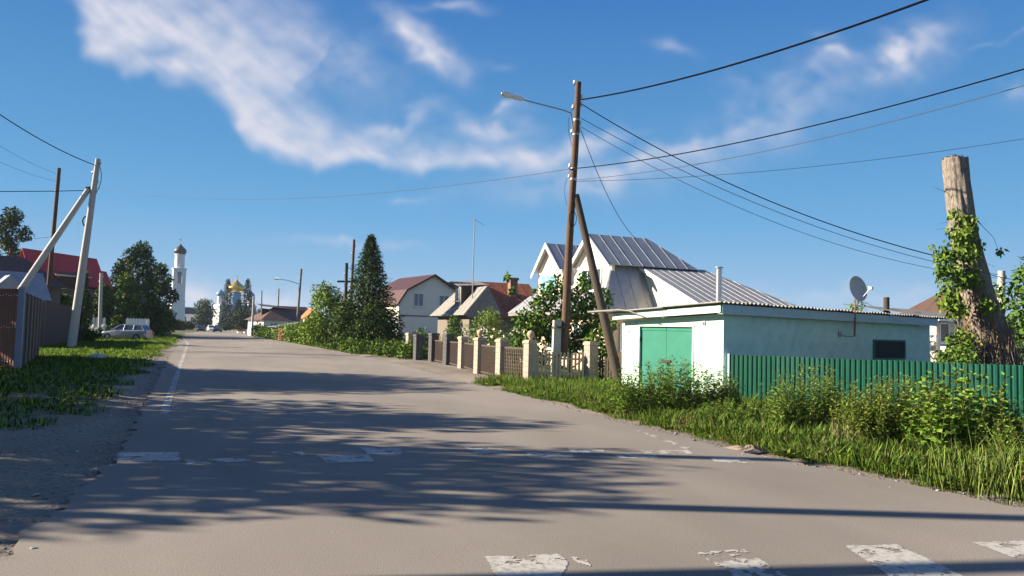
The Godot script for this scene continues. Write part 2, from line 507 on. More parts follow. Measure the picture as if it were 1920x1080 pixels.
func build_joints() -> void:
	for q in [[[372, 664], [560, 661.5]], [[330, 682], [470, 679]]]:
		var a := gp(q[0][0], q[0][1])
		var b := gp(q[1][0], q[1][1])
		var m := mb((a + b) / 2 + Vector3(0, .015, 0))
		m.col = Color(.5, .5, .5)
		var d := (b - a) / 30.0
		for k in 30:
			var w := .05 + .04 * sin(k * 1.7)
			var p := a + d * k + Vector3(0, .0155, .12 * sin(k * .8))
			var e := a + d * (k + 1) + Vector3(0, .0155, .12 * sin((k + 1) * .8))
			m.face([p, e, e + Vector3(0, 0, w), p + Vector3(0, 0, w)], Vector3.UP)
		struct(obj("road_joint", m, M.tar))

func paint(called: String, px: Array, keep: float, cell := 0.035, seed_ := 0.0) -> void:     # worn paint inside a ground outline given by pixels
	var p2 := PackedVector2Array()
	for q in px:
		var g := gp(q[0], q[1])
		p2.append(Vector2(g.x, g.z))
	paint_area(called, p2, keep, cell, cell, seed_)

func paint_area(called: String, p2: PackedVector2Array, keep: float, cx: float, cz: float, seed_: float) -> void:
	var lo := p2[0]
	var hi := p2[0]
	for q in p2:
		lo = lo.min(q); hi = hi.max(q)
	var m := mb(Vector3((lo.x + hi.x) / 2.0, 0.016, (lo.y + hi.y) / 2.0))
	var x := lo.x
	while x < hi.x:
		var z := lo.y
		while z < hi.y:
			var c := Vector2(x + cx / 2, z + cz / 2)
			var t := ragged.get_noise_2d(c.x * 18.0 + seed_, c.y * 18.0) + 0.6 * ragged.get_noise_2d(c.x * 60.0 + seed_, c.y * 60.0)
			var grain := 0.95 + 0.5 * ragged.get_noise_2d(c.x * 90.0, c.y * 90.0 + seed_) + 0.25 * ragged.get_noise_2d(c.x * 12.0, c.y * 12.0)
			m.col = Color(grain, grain, grain * 0.98)
			if t + 0.25 * ragged.get_noise_2d(c.x * 160.0, c.y * 160.0) < keep + 0.05 and Geometry2D.is_point_in_polygon(c + Vector2(t, -t) * 0.03, p2):
				m.face([Vector3(x, .016, z), Vector3(x + cx, .016, z), Vector3(x + cx, .016, z + cz), Vector3(x, .016, z + cz)], Vector3.UP)
			z += cz
		x += cx
	if m.v.size() > 0: struct(obj(called, m, M.paint_line))

func build_markings() -> void:
	var x := -0.53
	var z0 := -15.8
	var k := 0
	while z0 > -150.0:
		var ln := 11.0
		paint_area("edge_line", PackedVector2Array([Vector2(x, z0), Vector2(x + 0.15, z0), Vector2(x + 0.15 - (0.3 if z0 < -70 else 0.0), z0 - ln), Vector2(x - (0.3 if z0 < -70 else 0.0), z0 - ln)]), 0.24 if z0 < -18 else 0.1, 0.05, 0.1 if z0 > -50 else 0.4, k * 3.1)
		if z0 < -70: x -= 0.3
		z0 -= ln; k += 1
	var rows := [[[220, 851], [335, 850], [336, 866], [221, 868]], [[347, 864], [455, 860], [470, 867], [350, 876]], [[505, 849], [566, 848], [575, 856], [515, 857]], [[595, 856], [690, 854], [702, 868], [612, 870]], [[674, 840], [750, 843], [754, 853], [690, 854]], [[866, 839], [952, 843], [955, 852], [890, 851]], [[985, 850], [1072, 852], [1076, 861], [992, 860]], [[1062, 843], [1130, 845], [1140, 852], [1075, 852]], [[1150, 852], [1228, 854], [1234, 862], [1160, 861]], [[1200, 846], [1290, 846], [1300, 853], [1210, 853]], [[1328, 857], [1404, 862], [1416, 871], [1340, 868]]]
	var keeps := [.3, .05, .02, .34, .26, .02, .2, .1, .2, -0.05, .3]
	for r in rows.size(): paint("crossing_mark", rows[r], keeps[r], 0.02, r * 7.7)
	var near := [[[908, 1047], [1045, 1042], [1066, 1056], [1045, 1100], [940, 1100]], [[1070, 1048], [1098, 1050], [1108, 1066], [1085, 1062]], [[1306, 1040], [1395, 1034], [1500, 1100], [1400, 1100]], [[1584, 1027], [1682, 1024], [1830, 1095], [1690, 1100]], [[1822, 1020], [1925, 1018], [2040, 1075], [1930, 1060]]]
	var keeps2 := [.34, .1, .0, .36, .22]
	for r in near.size(): paint("crossing_mark", near[r], keeps2[r], 0.014, r * 5.3 + 80.0)
	paint("edge_line", [[1190, 808], [1204, 810], [1300, 844], [1285, 845]], -0.12, 0.035, 55.0)

# ------------------------------------------------------------------ plants
func rnd_dir() -> Vector3:
	var z := rng.randf_range(-1, 1)
	var a := rng.randf() * TAU
	var r := sqrt(1 - z * z)
	return Vector3(cos(a) * r, z, sin(a) * r)

func pick(c1: Color, c2: Color) -> Color:
	var t := rng.randf()
	var k := rng.randf_range(0.8, 1.2)
	return Color(lerpf(c1.r, c2.r, t) * k, lerpf(c1.g, c2.g, t) * k, lerpf(c1.b, c2.b, t) * k)

func clump(m: MB, ctr: Vector3, rad: Vector3, n: int, ll: float, lw: float, c1: Color, c2: Color, droop := 0.25) -> void:
	for k in n:
		var d := rnd_dir()
		var r := pow(rng.randf(), 0.45)
		var p := ctr + Vector3(d.x * rad.x, d.y * rad.y, d.z * rad.z) * r
		var dir := (d * 0.7 + rnd_dir() * 0.9 + Vector3.DOWN * droop).normalized()
		var nn := (d * 0.6 + rnd_dir() * 0.7 + Vector3.UP * 0.5).normalized()
		m.col = pick(c1, c2)
		var z := rng.randf_range(0.7, 1.25)
		m.leaf(p, dir, nn, ll * z, lw * z)

# spots: [offset Vector3, radius]; leaves in proportion to each spot's surface
func tree(called: String, label: String, category: String, group: String, base: Vector3, h: float, tr: float, spots: Array, total: int, ll: float, c1: Color, c2: Color, mat := "leaf", droop := 0.25, lw := 0.55, squash := 0.85) -> Node3D:
	var t := thing(called, label, category, base, 0.0, group)
	var w := mb()
	var lean := Vector3(rng.randf_range(-.04, .04) * h, 0, rng.randf_range(-.04, .04) * h)
	var top := h * 0.75
	var pts := []
	var rad := []
	for k in 6:
		var f := k / 5.0
		pts.append(Vector3(lean.x * f * f, -0.15 + (top + 0.15) * f, lean.z * f * f) + Vector3(sin(f * 5.0), 0, cos(f * 4.0) - 1.0) * tr * 0.5)
		rad.append(tr * (1.25 if k == 0 else 1.0) * (1.0 - 0.75 * f))
	w.tube(pts, rad, 8, true, 0.06)
	for sp in spots:
		var o: Vector3 = sp[0]
		var f := clampf((o.y - sp[1] * 0.9) / top, 0.12, 0.9)
		var a: Vector3 = pts[int(f * 5.0)]
		var mid := a.lerp(o, 0.5) + Vector3(0, -0.06 * o.length(), 0)
		var r0 := tr * 0.45 * (1.0 - 0.6 * f)
		w.tube([a, mid, o], [r0, r0 * 0.65, r0 * 0.2], 5, false)
		for q in 3:
			w.tube([mid.lerp(o, 0.5), o + rnd_dir() * sp[1] * 0.75], [r0 * 0.3, r0 * 0.08], 4, false)
	obj("trunk", w, M.bark, t)
	var area := 0.0
	for sp in spots: area += sp[1] * sp[1]
	var m := mb()
	for sp in spots:
		var n := int(total * sp[1] * sp[1] / area)
		var tint := rng.randf_range(0.85, 1.15)
		clump(m, sp[0], Vector3(sp[1], sp[1] * squash, sp[1]), n, ll, ll * lw, Color(c1.r * tint, c1.g * tint, c1.b * tint), Color(c2.r * tint, c2.g * tint, c2.b * tint), droop)
	stuff(obj("crown", m, M[mat], t))
	return t

func crown_spots(h: float, low: float, rad: float, n: int, lump: float) -> Array:     # lumps filling an egg between low and h
	var out := [[Vector3(0, h - lump, 0), lump]]
	for k in n:
		var f := (k + 0.5) / n
		var y := lerpf(low + lump * 0.5, h - lump * 1.1, f)
		var prof := sqrt(maxf(0.08, 1.0 - pow((f - 0.38) / 0.68, 2)))
		var a := k * 2.4 + rng.randf_range(-.4, .4)
		var rr := (rad - lump * 0.8) * prof * rng.randf_range(0.55, 1.08)
		out.append([Vector3(cos(a) * rr, y, sin(a) * rr), lump * rng.randf_range(0.7, 1.2)])
	return out

func conifer(called: String, label: String, group: String, base: Vector3, h: float, rad: float, n: int, ll: float, c1: Color, c2: Color, shape := 0.85) -> Node3D:
	var t := thing(called, label, "conifer", base, 0.0, group)
	var w := mb()
	w.tube([Vector3(0, -.1, 0), Vector3(0, h * .5, 0), Vector3(0, h, 0)], [h * .022, h * .013, .01], 7)
	obj("trunk", w, M.bark, t)
	var m := mb()
	var br := int(n / 14.0)
	for k in br:
		var f := pow((k + rng.randf()) / br, 1.25)          # 0 bottom, 1 top
		var y := h * (0.04 + 0.96 * f)
		var a := k * 2.39996 + rng.randf_range(-.3, .3)
		var reach := rad * pow(1.0 - f, shape) * rng.randf_range(0.72, 1.12) + 0.06
		var d := Vector3(cos(a), 0, sin(a))
		for q in 14:
			var u := 0.2 + 0.8 * q / 13.0
			var p := d * reach * u + Vector3(0, y - reach * 0.22 * u * u + 0.12 * reach * u, 0) + rnd_dir() * ll * 0.35
			var dir := (d * 0.8 + rnd_dir() * 0.75 + Vector3(0, -0.35 + 0.5 * f, 0)).normalized()
			m.col = pick(c1, c2)
			var z := rng.randf_range(.7, 1.2) * (0.6 + 0.4 * (1.0 - f))
			m.leaf(p, dir, (Vector3.UP + rnd_dir() * 0.8).normalized(), ll * z, ll * 0.42 * z)
	stuff(obj("crown", m, M.needle, t))
	return t

# a clump of upright leafy stems
func weeds(called: String, label: String, group: String, base: Vector3, w: float, dpt: float, h: float, n: int, ll: float, lw: float, c1: Color, c2: Color, pairs := 9) -> Node3D:
	var t := thing(called, label, "weeds", base, 0.0, group)
	var st := mb()
	var m := mb()
	var rv := Vector3(.925, 0, .379)
	var fv := Vector3(.379, 0, -.925)
	for k in n:
		var u := rng.randf_range(-1, 1)
		var q := rng.randf_range(-1, 1)
		var p := rv * u * w * 0.5 + fv * q * dpt * 0.5
		p.y = verge_height(base.x + p.x, base.z + p.z) - base.y - 0.02
		var hh := h * rng.randf_range(0.55, 1.0) * (1.0 - 0.35 * u * u) * (1.0 - 0.1 * absf(q))
		var lean := Vector3(rng.randf_range(-.2, .2) + u * 0.12, 0, rng.randf_range(-.2, .2))
		var top := p + Vector3(0, hh, 0) + lean * hh
		var mid := p.lerp(top, 0.5) - lean * hh * 0.12
		st.col = pick(Color(.09, .11, .03), Color(.12, .08, .04))
		st.tube([p, mid, top], [.006, .0045, .002], 4, false)
		var tint := pick(c1, c2)
		for g in pairs:
			var f := 0.14 + 0.86 * (g + rng.randf() * .6) / pairs
			var c := (p.lerp(mid, f * 2.0) if f < .5 else mid.lerp(top, f * 2.0 - 1.0))
			var a := g * 1.57 + rng.randf_range(-.5, .5)
			for e in 2:
				var dd := Vector3(cos(a + e * PI), rng.randf_range(-.1, .75), sin(a + e * PI)).normalized()
				var z := (1.15 - 0.55 * f) * rng.randf_range(.7, 1.25)
				m.col = Color(tint.r, tint.g, tint.b).lerp(pick(c1, c2), 0.6)
				m.leaf(c, dd, (Vector3.UP + rnd_dir() * .5).normalized(), ll * z, lw * z)
				if f > .3:
					m.leaf(c + dd * ll * .3, (dd + rnd_dir() * .8).normalized(), (Vector3.UP + rnd_dir() * .6).normalized(), ll * z * .7, lw * z * .8)
	stuff(obj("stems", st, M.grass, t))
	stuff(obj("leaves", m, M.leaf_thin, t))
	return t

func tuft_mesh(n: int, h: float, spread: float, w: float, c1: Color, c2: Color) -> ArrayMesh:
	var m := mb()
	for k in n:
		var a := rng.randf() * TAU
		var r := sqrt(rng.randf()) * spread
		var p := Vector3(cos(a) * r, -0.02, sin(a) * r)
		var d := (Vector3.UP + Vector3(cos(a), 0, sin(a)) * rng.randf_range(0, .45) + rnd_dir() * .15).normalized()
		var b := Vector3(rng.randf_range(-1, 1), rng.randf_range(-1.1, -.1), rng.randf_range(-1, 1)) * rng.randf_range(.3, 1.0)
		m.col = pick(c1, c2)
		m.blade(p, d, b, h * rng.randf_range(.45, 1.1), w * rng.randf_range(.7, 1.3))
	return m.mesh()

func scatter(called: String, label: String, tufts: Array, spots: Array, mat: Material) -> void:      # spots: [Vector3, scale, which]
	for w in tufts.size():
		var mine := []
		for sp in spots:
			if sp[2] == w: mine.append(sp)
		if mine.is_empty(): continue
		var mm := MultiMesh.new()
		mm.transform_format = MultiMesh.TRANSFORM_3D
		mm.use_colors = true
		mm.mesh = tufts[w]
		mm.instance_count = mine.size()
		for k in mine.size():
			var b := Basis(Vector3.UP, rng.randf() * TAU).scaled(Vector3(mine[k][1], mine[k][1] * rng.randf_range(.7, 1.3), mine[k][1]))
			mm.set_instance_transform(k, Transform3D(b, mine[k][0]))
			var g := rng.randf_range(.75, 1.2)
			mm.set_instance_color(k, Color(g * rng.randf_range(.9, 1.15), g, g * rng.randf_range(.85, 1.1)))
		var o := MultiMeshInstance3D.new()
		o.name = numbered(called)
		o.multimesh = mm; o.material_override = mat
		add_child(o)
		tag(o, label + ["", ", taller coarse blades", ", dry straw blades"][w], "grass")
		stuff(o)

func in_view(p: Vector3, slack := 40.0) -> bool:
	var q := camb.inverse() * (p - EYE)
	if q.z > -2.0: return false
	var px := 960.0 + F * q.x / -q.z
	return px > -slack and px < 1920.0 + slack and 540.0 - F * q.y / -q.z < 1080 + slack * 2

func build_grass() -> void:
	var g1 := Color(.10, .195, .026)
	var g2 := Color(.195, .295, .045)
	var short := tuft_mesh(30, .12, .13, .008, g1, g2)
	var tall := tuft_mesh(22, .27, .13, .009, Color(.09, .18, .03), Color(.17, .26, .05))
	var dry := tuft_mesh(10, .2, .1, .007, Color(.26, .21, .10), Color(.34, .28, .16))
	var sp := []
	# right verge, from the asphalt edge to the fence and garage
	var tries := 30000
	for k in tries:
		var z := -2.5 - pow(rng.randf(), 1.25) * 24.0
		var x := edge(R_EDGE, z) + 0.12 + rng.randf() * 7.5
		var p := Vector3(x, 0, z)
		if not in_view(p): continue
		if dirt_share(x, z) > 0.35 + rng.randf() * 0.4: continue
		if behind_fence(p): continue
		p.y = verge_height(x, z)
		var off := x - edge(R_EDGE, z)
		var which := 0
		if rng.randf() < 0.16 + 0.3 * ss(0.8, 2.5, off): which = 1
		elif rng.randf() < .10: which = 2
		sp.append([p, rng.randf_range(.6, 1.25) * (0.7 + 0.4 * ss(0.1, 1.0, off)), which])
	# right side further on: strip before the pillar fence and hedge
	for k in 5000:
		var z := -24.0 - rng.randf() * 90.0
		var x := edge(R_EDGE, z) + 0.3 + rng.randf() * 4.0
		if dirt_share(x, z) > 0.3 + rng.randf() * .4: continue
		sp.append([Vector3(x, verge_height(x, z), z), rng.randf_range(.8, 1.4) * (1.0 + absf(z) * .008), 0 if rng.randf() < .7 else 1])
	scatter("verge_grass", "bright green grass on the verge before the green fence and garage", [short, tall, dry], sp, M.grass)
	var sl := []
	var wide := tuft_mesh(26, .11, .22, .016, g1, g2)
	var tallw := tuft_mesh(18, .24, .2, .016, g1, g2)
	for k in 16000:
		var z := -9.0 - pow(rng.randf(), 0.8) * 105.0
		var x := edge(L_EDGE, z) - 0.5 - rng.randf() * 9.0
		var p := Vector3(x, 0, z)
		if not in_view(p): continue
		if dirt_share(x, z) > 0.25 + rng.randf() * .4: continue
		p.y = verge_height(x, z)
		sl.append([p, rng.randf_range(.5, 1.2) * (1.0 + absf(z) * .006), 0 if rng.randf() < .86 else 1])
	scatter("lawn_grass", "mown roadside grass between the road and the brown fence", [wide, tallw], sl, M.grass)

func build_gravel() -> void:
	rng.seed = 91
	var st := []
	for k in 3:
		var m := mb()
		m.lathe(Vector3(0, -.3, 0), [[.5, 0], [.85 + .1 * k, .25], [.8 - .1 * k, .5], [.4, .75], [0.0, .8]], 6 + k)
		for q in m.v.size(): m.v[q] *= 1.0 + .18 * sin(q * 2.7 + k)
		m.v = m.v; st.append(m.mesh())
	for w in 3:
		var mm := MultiMesh.new()
		mm.transform_format = MultiMesh.TRANSFORM_3D
		mm.use_colors = true
		mm.mesh = st[w]
		mm.instance_count = 1500
		for k in 1500:
			var z := -4.0 - pow(rng.randf(), 1.6) * 40.0
			var left := rng.randf() < .72
			var x := edge(L_EDGE, z) - absf(rng.randfn(0.0, 1.3)) + .25 if left else edge(R_EDGE, z) + rng.randfn(0.08, .16)
			var sc := rng.randf_range(.006, .016) * (1.0 if rng.randf() < .93 else 2.2)
			mm.set_instance_transform(k, Transform3D(Basis(Vector3(rng.randf() - .5, 1, rng.randf() - .5).normalized(), rng.randf() * TAU).scaled(Vector3(sc * 1.3, sc, sc)), Vector3(x, maxf(verge_height(x, z), -.03) + sc * .2 + (.03 if x > edge(L_EDGE, z) and x < edge(R_EDGE, z) else 0.0), z)))
			var g := rng.randf_range(.12, .34)
			mm.set_instance_color(k, Color(g * 1.05, g, g * .92))
		var o := MultiMeshInstance3D.new()
		o.name = numbered("gravel"); o.multimesh = mm; o.material_override = M.grit
		add_child(o)
		tag(o, "loose gravel scattered along both crumbling road edges, " + ["rounded bits", "flat bits", "chunky bits"][w], "gravel")
		stuff(o)
	var ro := []
	for k in 2:
		var m := mb()
		for q in 13:
			var a := q * 2.4
			m.col = pick(Color(.085, .155, .024), Color(.17, .235, .04))
			var d := Vector3(cos(a), rng.randf_range(.15, .9), sin(a)).normalized()
			m.leaf(Vector3(cos(a), 0, sin(a)) * .01, d, (Vector3.UP + d * -.3).normalized(), rng.randf_range(.09, .19), rng.randf_range(.04, .075))
		ro.append(m.mesh())
	var sp := []
	for k in 5200:
		var z := -3.0 - pow(rng.randf(), 1.1) * 22.0
		var x := edge(R_EDGE, z) + .15 + rng.randf() * 6.0
		var p := Vector3(x, verge_height(x, z), z)
		if ragged.get_noise_2d(x * 5.0 + 70.0, z * 5.0) < .02 or not in_view(p) or behind_fence(p) or dirt_share(x, z) > .6: continue
		sp.append([p, rng.randf_range(.6, 1.5), k % 2])
	scatter("verge_herbs", "low broad-leaved herbs mixed into the verge grass", ro, sp, M.leaf_thin)

const FENCE_A := Vector3(12.78, 0, -16.25)
const FENCE_D := Vector3(.5822, 0, .8131)
func behind_fence(p: Vector3) -> bool:
	var q := p - FENCE_A
	var nrm := Vector3(-FENCE_D.z, 0, FENCE_D.x)
	if q.dot(FENCE_D) > -0.1: return q.dot(nrm) < 0.05
	var g := p - Vector3(12.66, 0, -16.36)      # garage front line
	return g.dot(Vector3(-.964, 0, .267)) < 0.05 and p.z > -20.6

# ------------------------------------------------------------------ sheet roofs, windows, walls
# One mesh per sheet: the planar polygon is cut into strips running up the slope, each with a folded seam.
func sheet_roof(parent: Node, called: String, pts: Array, up: Vector3, pitch: float, mats: Array, thick := 0.03, rib := 0.012, out := Vector3.UP) -> void:
	var nn: Vector3 = (pts[1] - pts[0]).cross(pts[2] - pts[0]).normalized()
	if nn.dot(out) < 0: nn = -nn
	var ey := (up - nn * up.dot(nn)).normalized()
	var ex := ey.cross(nn).normalized()
	var p2 := PackedVector2Array()
	var lo := 1e9
	var hi := -1e9
	for q in pts:
		var w: Vector3 = q - pts[0]
		p2.append(Vector2(w.dot(ex), w.dot(ey)))
		lo = minf(lo, w.dot(ex)); hi = maxf(hi, w.dot(ex))
	var count := maxi(1, roundi((hi - lo) / pitch))
	var step := (hi - lo) / count
	for k in count:
		var a := lo + k * step
		var strip := PackedVector2Array([Vector2(a, -99), Vector2(a + step - 0.006, -99), Vector2(a + step - 0.006, 99), Vector2(a, 99)])
		var m := mb()
		for piece in Geometry2D.intersect_polygons(p2, strip):
			var face3 := []
			for q in piece: face3.append(pts[0] + ex * q.x + ey * q.y)
			m.prism(face3, nn * thick)
		if rib > 0.0:
			var seam := PackedVector2Array([Vector2(a, -99), Vector2(a + 0.02, -99), Vector2(a + 0.02, 99), Vector2(a, 99)])
			for piece in Geometry2D.intersect_polygons(p2, seam):
				var face3 := []
				for q in piece: face3.append(pts[0] + ex * q.x + ey * q.y + nn * (thick + 0.001))
				if face3.size() > 2: m.prism(face3, nn * rib)
		if m.v.size() > 0: obj(called, m, mats[(k * 7 + 3 * (k / 3)) % mats.size()], parent)

# window with frame, sill and panes; r = right direction along the wall, nn = out of the wall
func window(parent: Node, ctr: Vector3, w: float, h: float, r: Vector3, nn: Vector3, cols := 2, frame := "frame_white", glass := "glass") -> void:
	var m := mb()
	var up := Vector3.UP
	var b := 0.06
	var f := ctr + nn * 0.03
	for sx in [-1, 1]: m.obox(f + r * sx * (w / 2 - b / 2), r * b / 2, up * h / 2, nn * .04)
	for sy in [-1, 1]: m.obox(f + up * sy * (h / 2 - b / 2), r * (w / 2 - b), up * b / 2, nn * .038)
	for k in range(1, cols): m.obox(f + r * (w * k / cols - w / 2), r * b * .45, up * (h / 2 - b), nn * .036)
	m.obox(ctr - up * (h / 2 + .03) + nn * .07, r * (w / 2 + .06), up * .025, nn * .09)
	var o := obj("window", m, M[frame], parent)
	for k in cols:
		var p := mb()
		var x0 := w * (k + 0.5) / cols - w / 2
		p.obox(f + r * x0, r * (w / cols / 2 - b * .46), up * (h / 2 - b * .98), nn * .012)
		obj("pane", p, M[glass], o)

# ------------------------------------------------------------------ right side of the street
func corrugated(len_: float, w: float, period: float, amp: float, thick: float) -> ArrayMesh:     # waves across x (width w), running along z
	var m := mb()
	var n := int(w / period * 8)
	var pt := func(k): return Vector3(w * k / n, amp * sin(TAU * w * k / n / period), 0)
	for k in n:
		var a: Vector3 = pt.call(k)
		var b: Vector3 = pt.call(k + 1)
		var d := Vector3(0, 0, -len_)
		var t := Vector3(0, thick, 0)
		m.face([a + t, b + t, b + t + d, a + t + d], Vector3.UP)
		m.face([a, b, b + d, a + d], Vector3.DOWN)
		m.face([a, b, b + t, a + t], Vector3.BACK)
		m.face([a + d, b + d, b + t + d, a + t + d], Vector3.FORWARD)
		if k == 0: m.face([a, a + t, a + t + d, a + d], Vector3.LEFT)
		if k == n - 1: m.face([b, b + t, b + t + d, b + d], Vector3.RIGHT)
	return m.mesh()

func build_garage() -> void:
	var g := thing("garage", "long low mint-painted garage with a green double door and a corrugated roof", "garage", Vector3(12.66, 0, -16.36), deg_to_rad(15.5))
	var L := 11.7
	var D := 3.6
	# walls: front (x=0) with a door opening z -2.95..-1.0, 1.96 high
	var m := mb()
	var hN := 2.32   # wall height at the near side, falls to the back
	var hF := 2.12
	var th := 0.25
	var hh := func(z): return lerpf(hN, hF, -z / D)
	var wall := func(z0, z1, y0):
		m.hexa([Vector3(0, y0, z0), Vector3(th, y0, z0), Vector3(th, y0, z1), Vector3(0, y0, z1), Vector3(0, hh.call(z0), z0), Vector3(th, hh.call(z0), z0), Vector3(th, hh.call(z1), z1), Vector3(0, hh.call(z1), z1)])
	wall.call(0.0, -1.0, -0.2)
	wall.call(-1.001, -2.899, 1.96)
	wall.call(-2.9, -D, -0.2)
	obj("front_wall", m, M.mint_wall, g)
	m = mb()
	m.box(Vector3(th + .001, -.2, -th), Vector3(L, hN, 0))
	obj("side_wall", m, M.mint_wall, g)
	m = mb()
	m.box(Vector3(th + .001, -.2, -D), Vector3(L, hF, -D + th))
	obj("side_wall", m, M.mint_wall, g)
	m = mb()
	m.hexa([Vector3(L - th, -.2, -D + th), Vector3(L, -.2, -D + th), Vector3(L, -.2, -th), Vector3(L - th, -.2, -th), Vector3(L - th, hF, -D + th), Vector3(L, hF, -D + th), Vector3(L, hN, -th), Vector3(L - th, hN, -th)])
	obj("back_wall", m, M.mint_wall, g)
	# doors
	for k in 2:
		m = mb()
		var z0 := -1.005 - k * 0.949
		m.box(Vector3(.05, .02, z0 - .94), Vector3(.10, 1.955, z0))
		m.box(Vector3(.035, .06, z0 - .93), Vector3(.0495, .12, z0 - .01))
		m.box(Vector3(.035, 1.85, z0 - .93), Vector3(.0495, 1.91, z0 - .01))
		var d := obj("door", m, M.door_green, g)
		for hy in [.35, 1.6]:
			m = mb()
			m.tube([Vector3(.03, hy - .07, z0 - (.925 if k == 1 else .015)), Vector3(.03, hy + .07, z0 - (.925 if k == 1 else .015))], [.018, .018], 6)
			obj("hinge", m, M.black, d)
	m = mb()
	m.box(Vector3(-.02, 1.962, -2.96), Vector3(-.001, 2.0, -.94))
	m.box(Vector3(-.02, 0, -.999), Vector3(-.001, 1.96, -.955)); m.box(Vector3(-.02, 0, -2.945), Vector3(-.001, 1.96, -2.901))
	obj("door_frame", m, M.mint_wall, g)
	m = mb()
	m.box(Vector3(-.03, -.2, -.998), Vector3(-.001, .16, .0))
	obj("plinth", m, M.concrete, g)
	m = mb()
	m.box(Vector3(-.03, -.2, -D), Vector3(-.001, .16, -2.948))
	obj("plinth", m, M.concrete, g)
	m = mb()
	m.box(Vector3(.015, .98, -2.12), Vector3(.0345, 1.04, -1.78)); m.box(Vector3(-.02, .90, -1.93), Vector3(.014, .975, -1.87))
	obj("padlock", m, M.black, g)
	# fascia boards
	m = mb()
	m.hexa([Vector3(-.30, hF + .02, -D - .12), Vector3(-.26, hF + .02, -D - .12), Vector3(-.26, hN + .02, .12), Vector3(-.30, hN + .02, .12), Vector3(-.30, hF + .2, -D - .12), Vector3(-.26, hF + .2, -D - .12), Vector3(-.26, hN + .22, .12), Vector3(-.30, hN + .22, .12)])
	obj("front_fascia", m, M.mint_wall, g)
	m = mb()
	m.box(Vector3(-.26, hN - .02, .122), Vector3(L + .25, hN + .23, .155))
	obj("side_fascia", m, M.fascia, g)
	m = mb()
	m.box(Vector3(-.258, hN - .018, .001), Vector3(L + .2, hN + .002, .121))
	obj("soffit", m, M.fascia, g)
	for k in 6:       # rafter ends under the front eave
		m = mb()
		var z := -.35 - k * .58
		m.box(Vector3(-.258, hh.call(z) + .10, z - .04), Vector3(.3, hh.call(z) + .19, z + .04))
		obj("rafter", m, M.old_board, g)
	# corrugated roof sheets, waves seen along the near eave
	var tilt := atan2(hN - hF, D)
	var sheet := corrugated(2.15, 1.11, .185, .026, .012)
	var x := -.42
	var r := 0
	while x < L + .2:
		for row in 2:
			var o := put("roof_sheet", sheet, M.slate, g, Vector3(x, hN + .275 + .012 * (r % 2) + (-.0 if row == 0 else -sin(tilt) * 1.95 - .02), .22 - row * 1.95))
			o.rotation.x = -tilt
		x += 1.09; r += 1
	m = mb()
	m.hexa([Vector3(-.25, hF + .15, -D - .1), Vector3(L + .2, hF + .15, -D - .1), Vector3(L + .2, hN + .19, .11), Vector3(-.25, hN + .19, .11), Vector3(-.25, hF + .2, -D - .1), Vector3(L + .2, hF + .2, -D - .1), Vector3(L + .2, hN + .235, .11), Vector3(-.25, hN + .235, .11)])
	obj("roof_deck", m, M.old_board, g)
	# boarded opening in the long wall
	m = mb()
	m.box(Vector3(7.75, 1.18, .004), Vector3(9.75, 1.72, .03))
	obj("shutter", m, M.window_dark, g)
	m = mb()
	for e in [[7.69, 1.13, 9.81, 1.178], [7.69, 1.722, 9.81, 1.77], [7.69, 1.18, 7.748, 1.72], [9.752, 1.18, 9.81, 1.72]]:
		m.box(Vector3(e[0], e[1], .002), Vector3(e[2], e[3], .05))
	obj("shutter_frame", m, M.door_green, g)
	# stove pipe
	m = mb()
	m.tube([Vector3(1.9, hN + .1, -1.6), Vector3(1.9, 3.72, -1.6)], [.085, .085], 14)
	var pipe := obj("stove_pipe", m, M.steel, g)
	m = mb()
	m.tube([Vector3(1.9, 3.721, -1.6), Vector3(1.9, 3.75, -1.6)], [.13, .12], 14)
	obj("pipe_cap", m, M.grey_metal, pipe)
	# number plate and small fittings on the front
	m = mb()
	m.tube([Vector3(-.002, 1.86, -3.36), Vector3(-.014, 1.86, -3.36)], [.085, .085], 18)
	var plate := obj("number_plate", m, M.white, g)
	m = mb()
	for k in 18:
		var a := TAU * k / 18
		var b := TAU * (k + 1) / 18
		m.face([Vector3(-.016, 1.86 + sin(a) * .085, -3.36 + cos(a) * .085), Vector3(-.016, 1.86 + sin(b) * .085, -3.36 + cos(b) * .085), Vector3(-.016, 1.86 + sin(b) * .06, -3.36 + cos(b) * .06), Vector3(-.016, 1.86 + sin(a) * .06, -3.36 + cos(a) * .06)], Vector3.LEFT)
	m.box(Vector3(-.018, 1.83, -3.375), Vector3(-.0145, 1.89, -3.345))
	obj("plate_ring", m, M.blue_grey, plate)
	for z in [-3.02, -.62]:
		m = mb()
		m.box(Vector3(-.03, 2.03, z - .05), Vector3(-.001, 2.12, z + .05))
		m.tube([Vector3(-.04, 2.03, z), Vector3(-.04, 2.1, z)], [.02, .02], 8)
		obj("bracket", m, M.fascia, g)
	# loose stick lying over the roof edge
	var rt := g.transform
	m = mb(rt * Vector3(-.35, 2.5, -3.4))
	m.tube([rt * Vector3(-.55, 2.36, -4.5), rt * Vector3(-.5, 2.42, -3.3), rt * Vector3(-.47, 2.39, -2.9), rt * Vector3(-.4, 2.22, -2.35)], [.035, .03, .022, .015], 7)
	tag(obj("loose_plank", m, M.pale_roof), "weathered stick poking out over the garage roof corner", "stick")

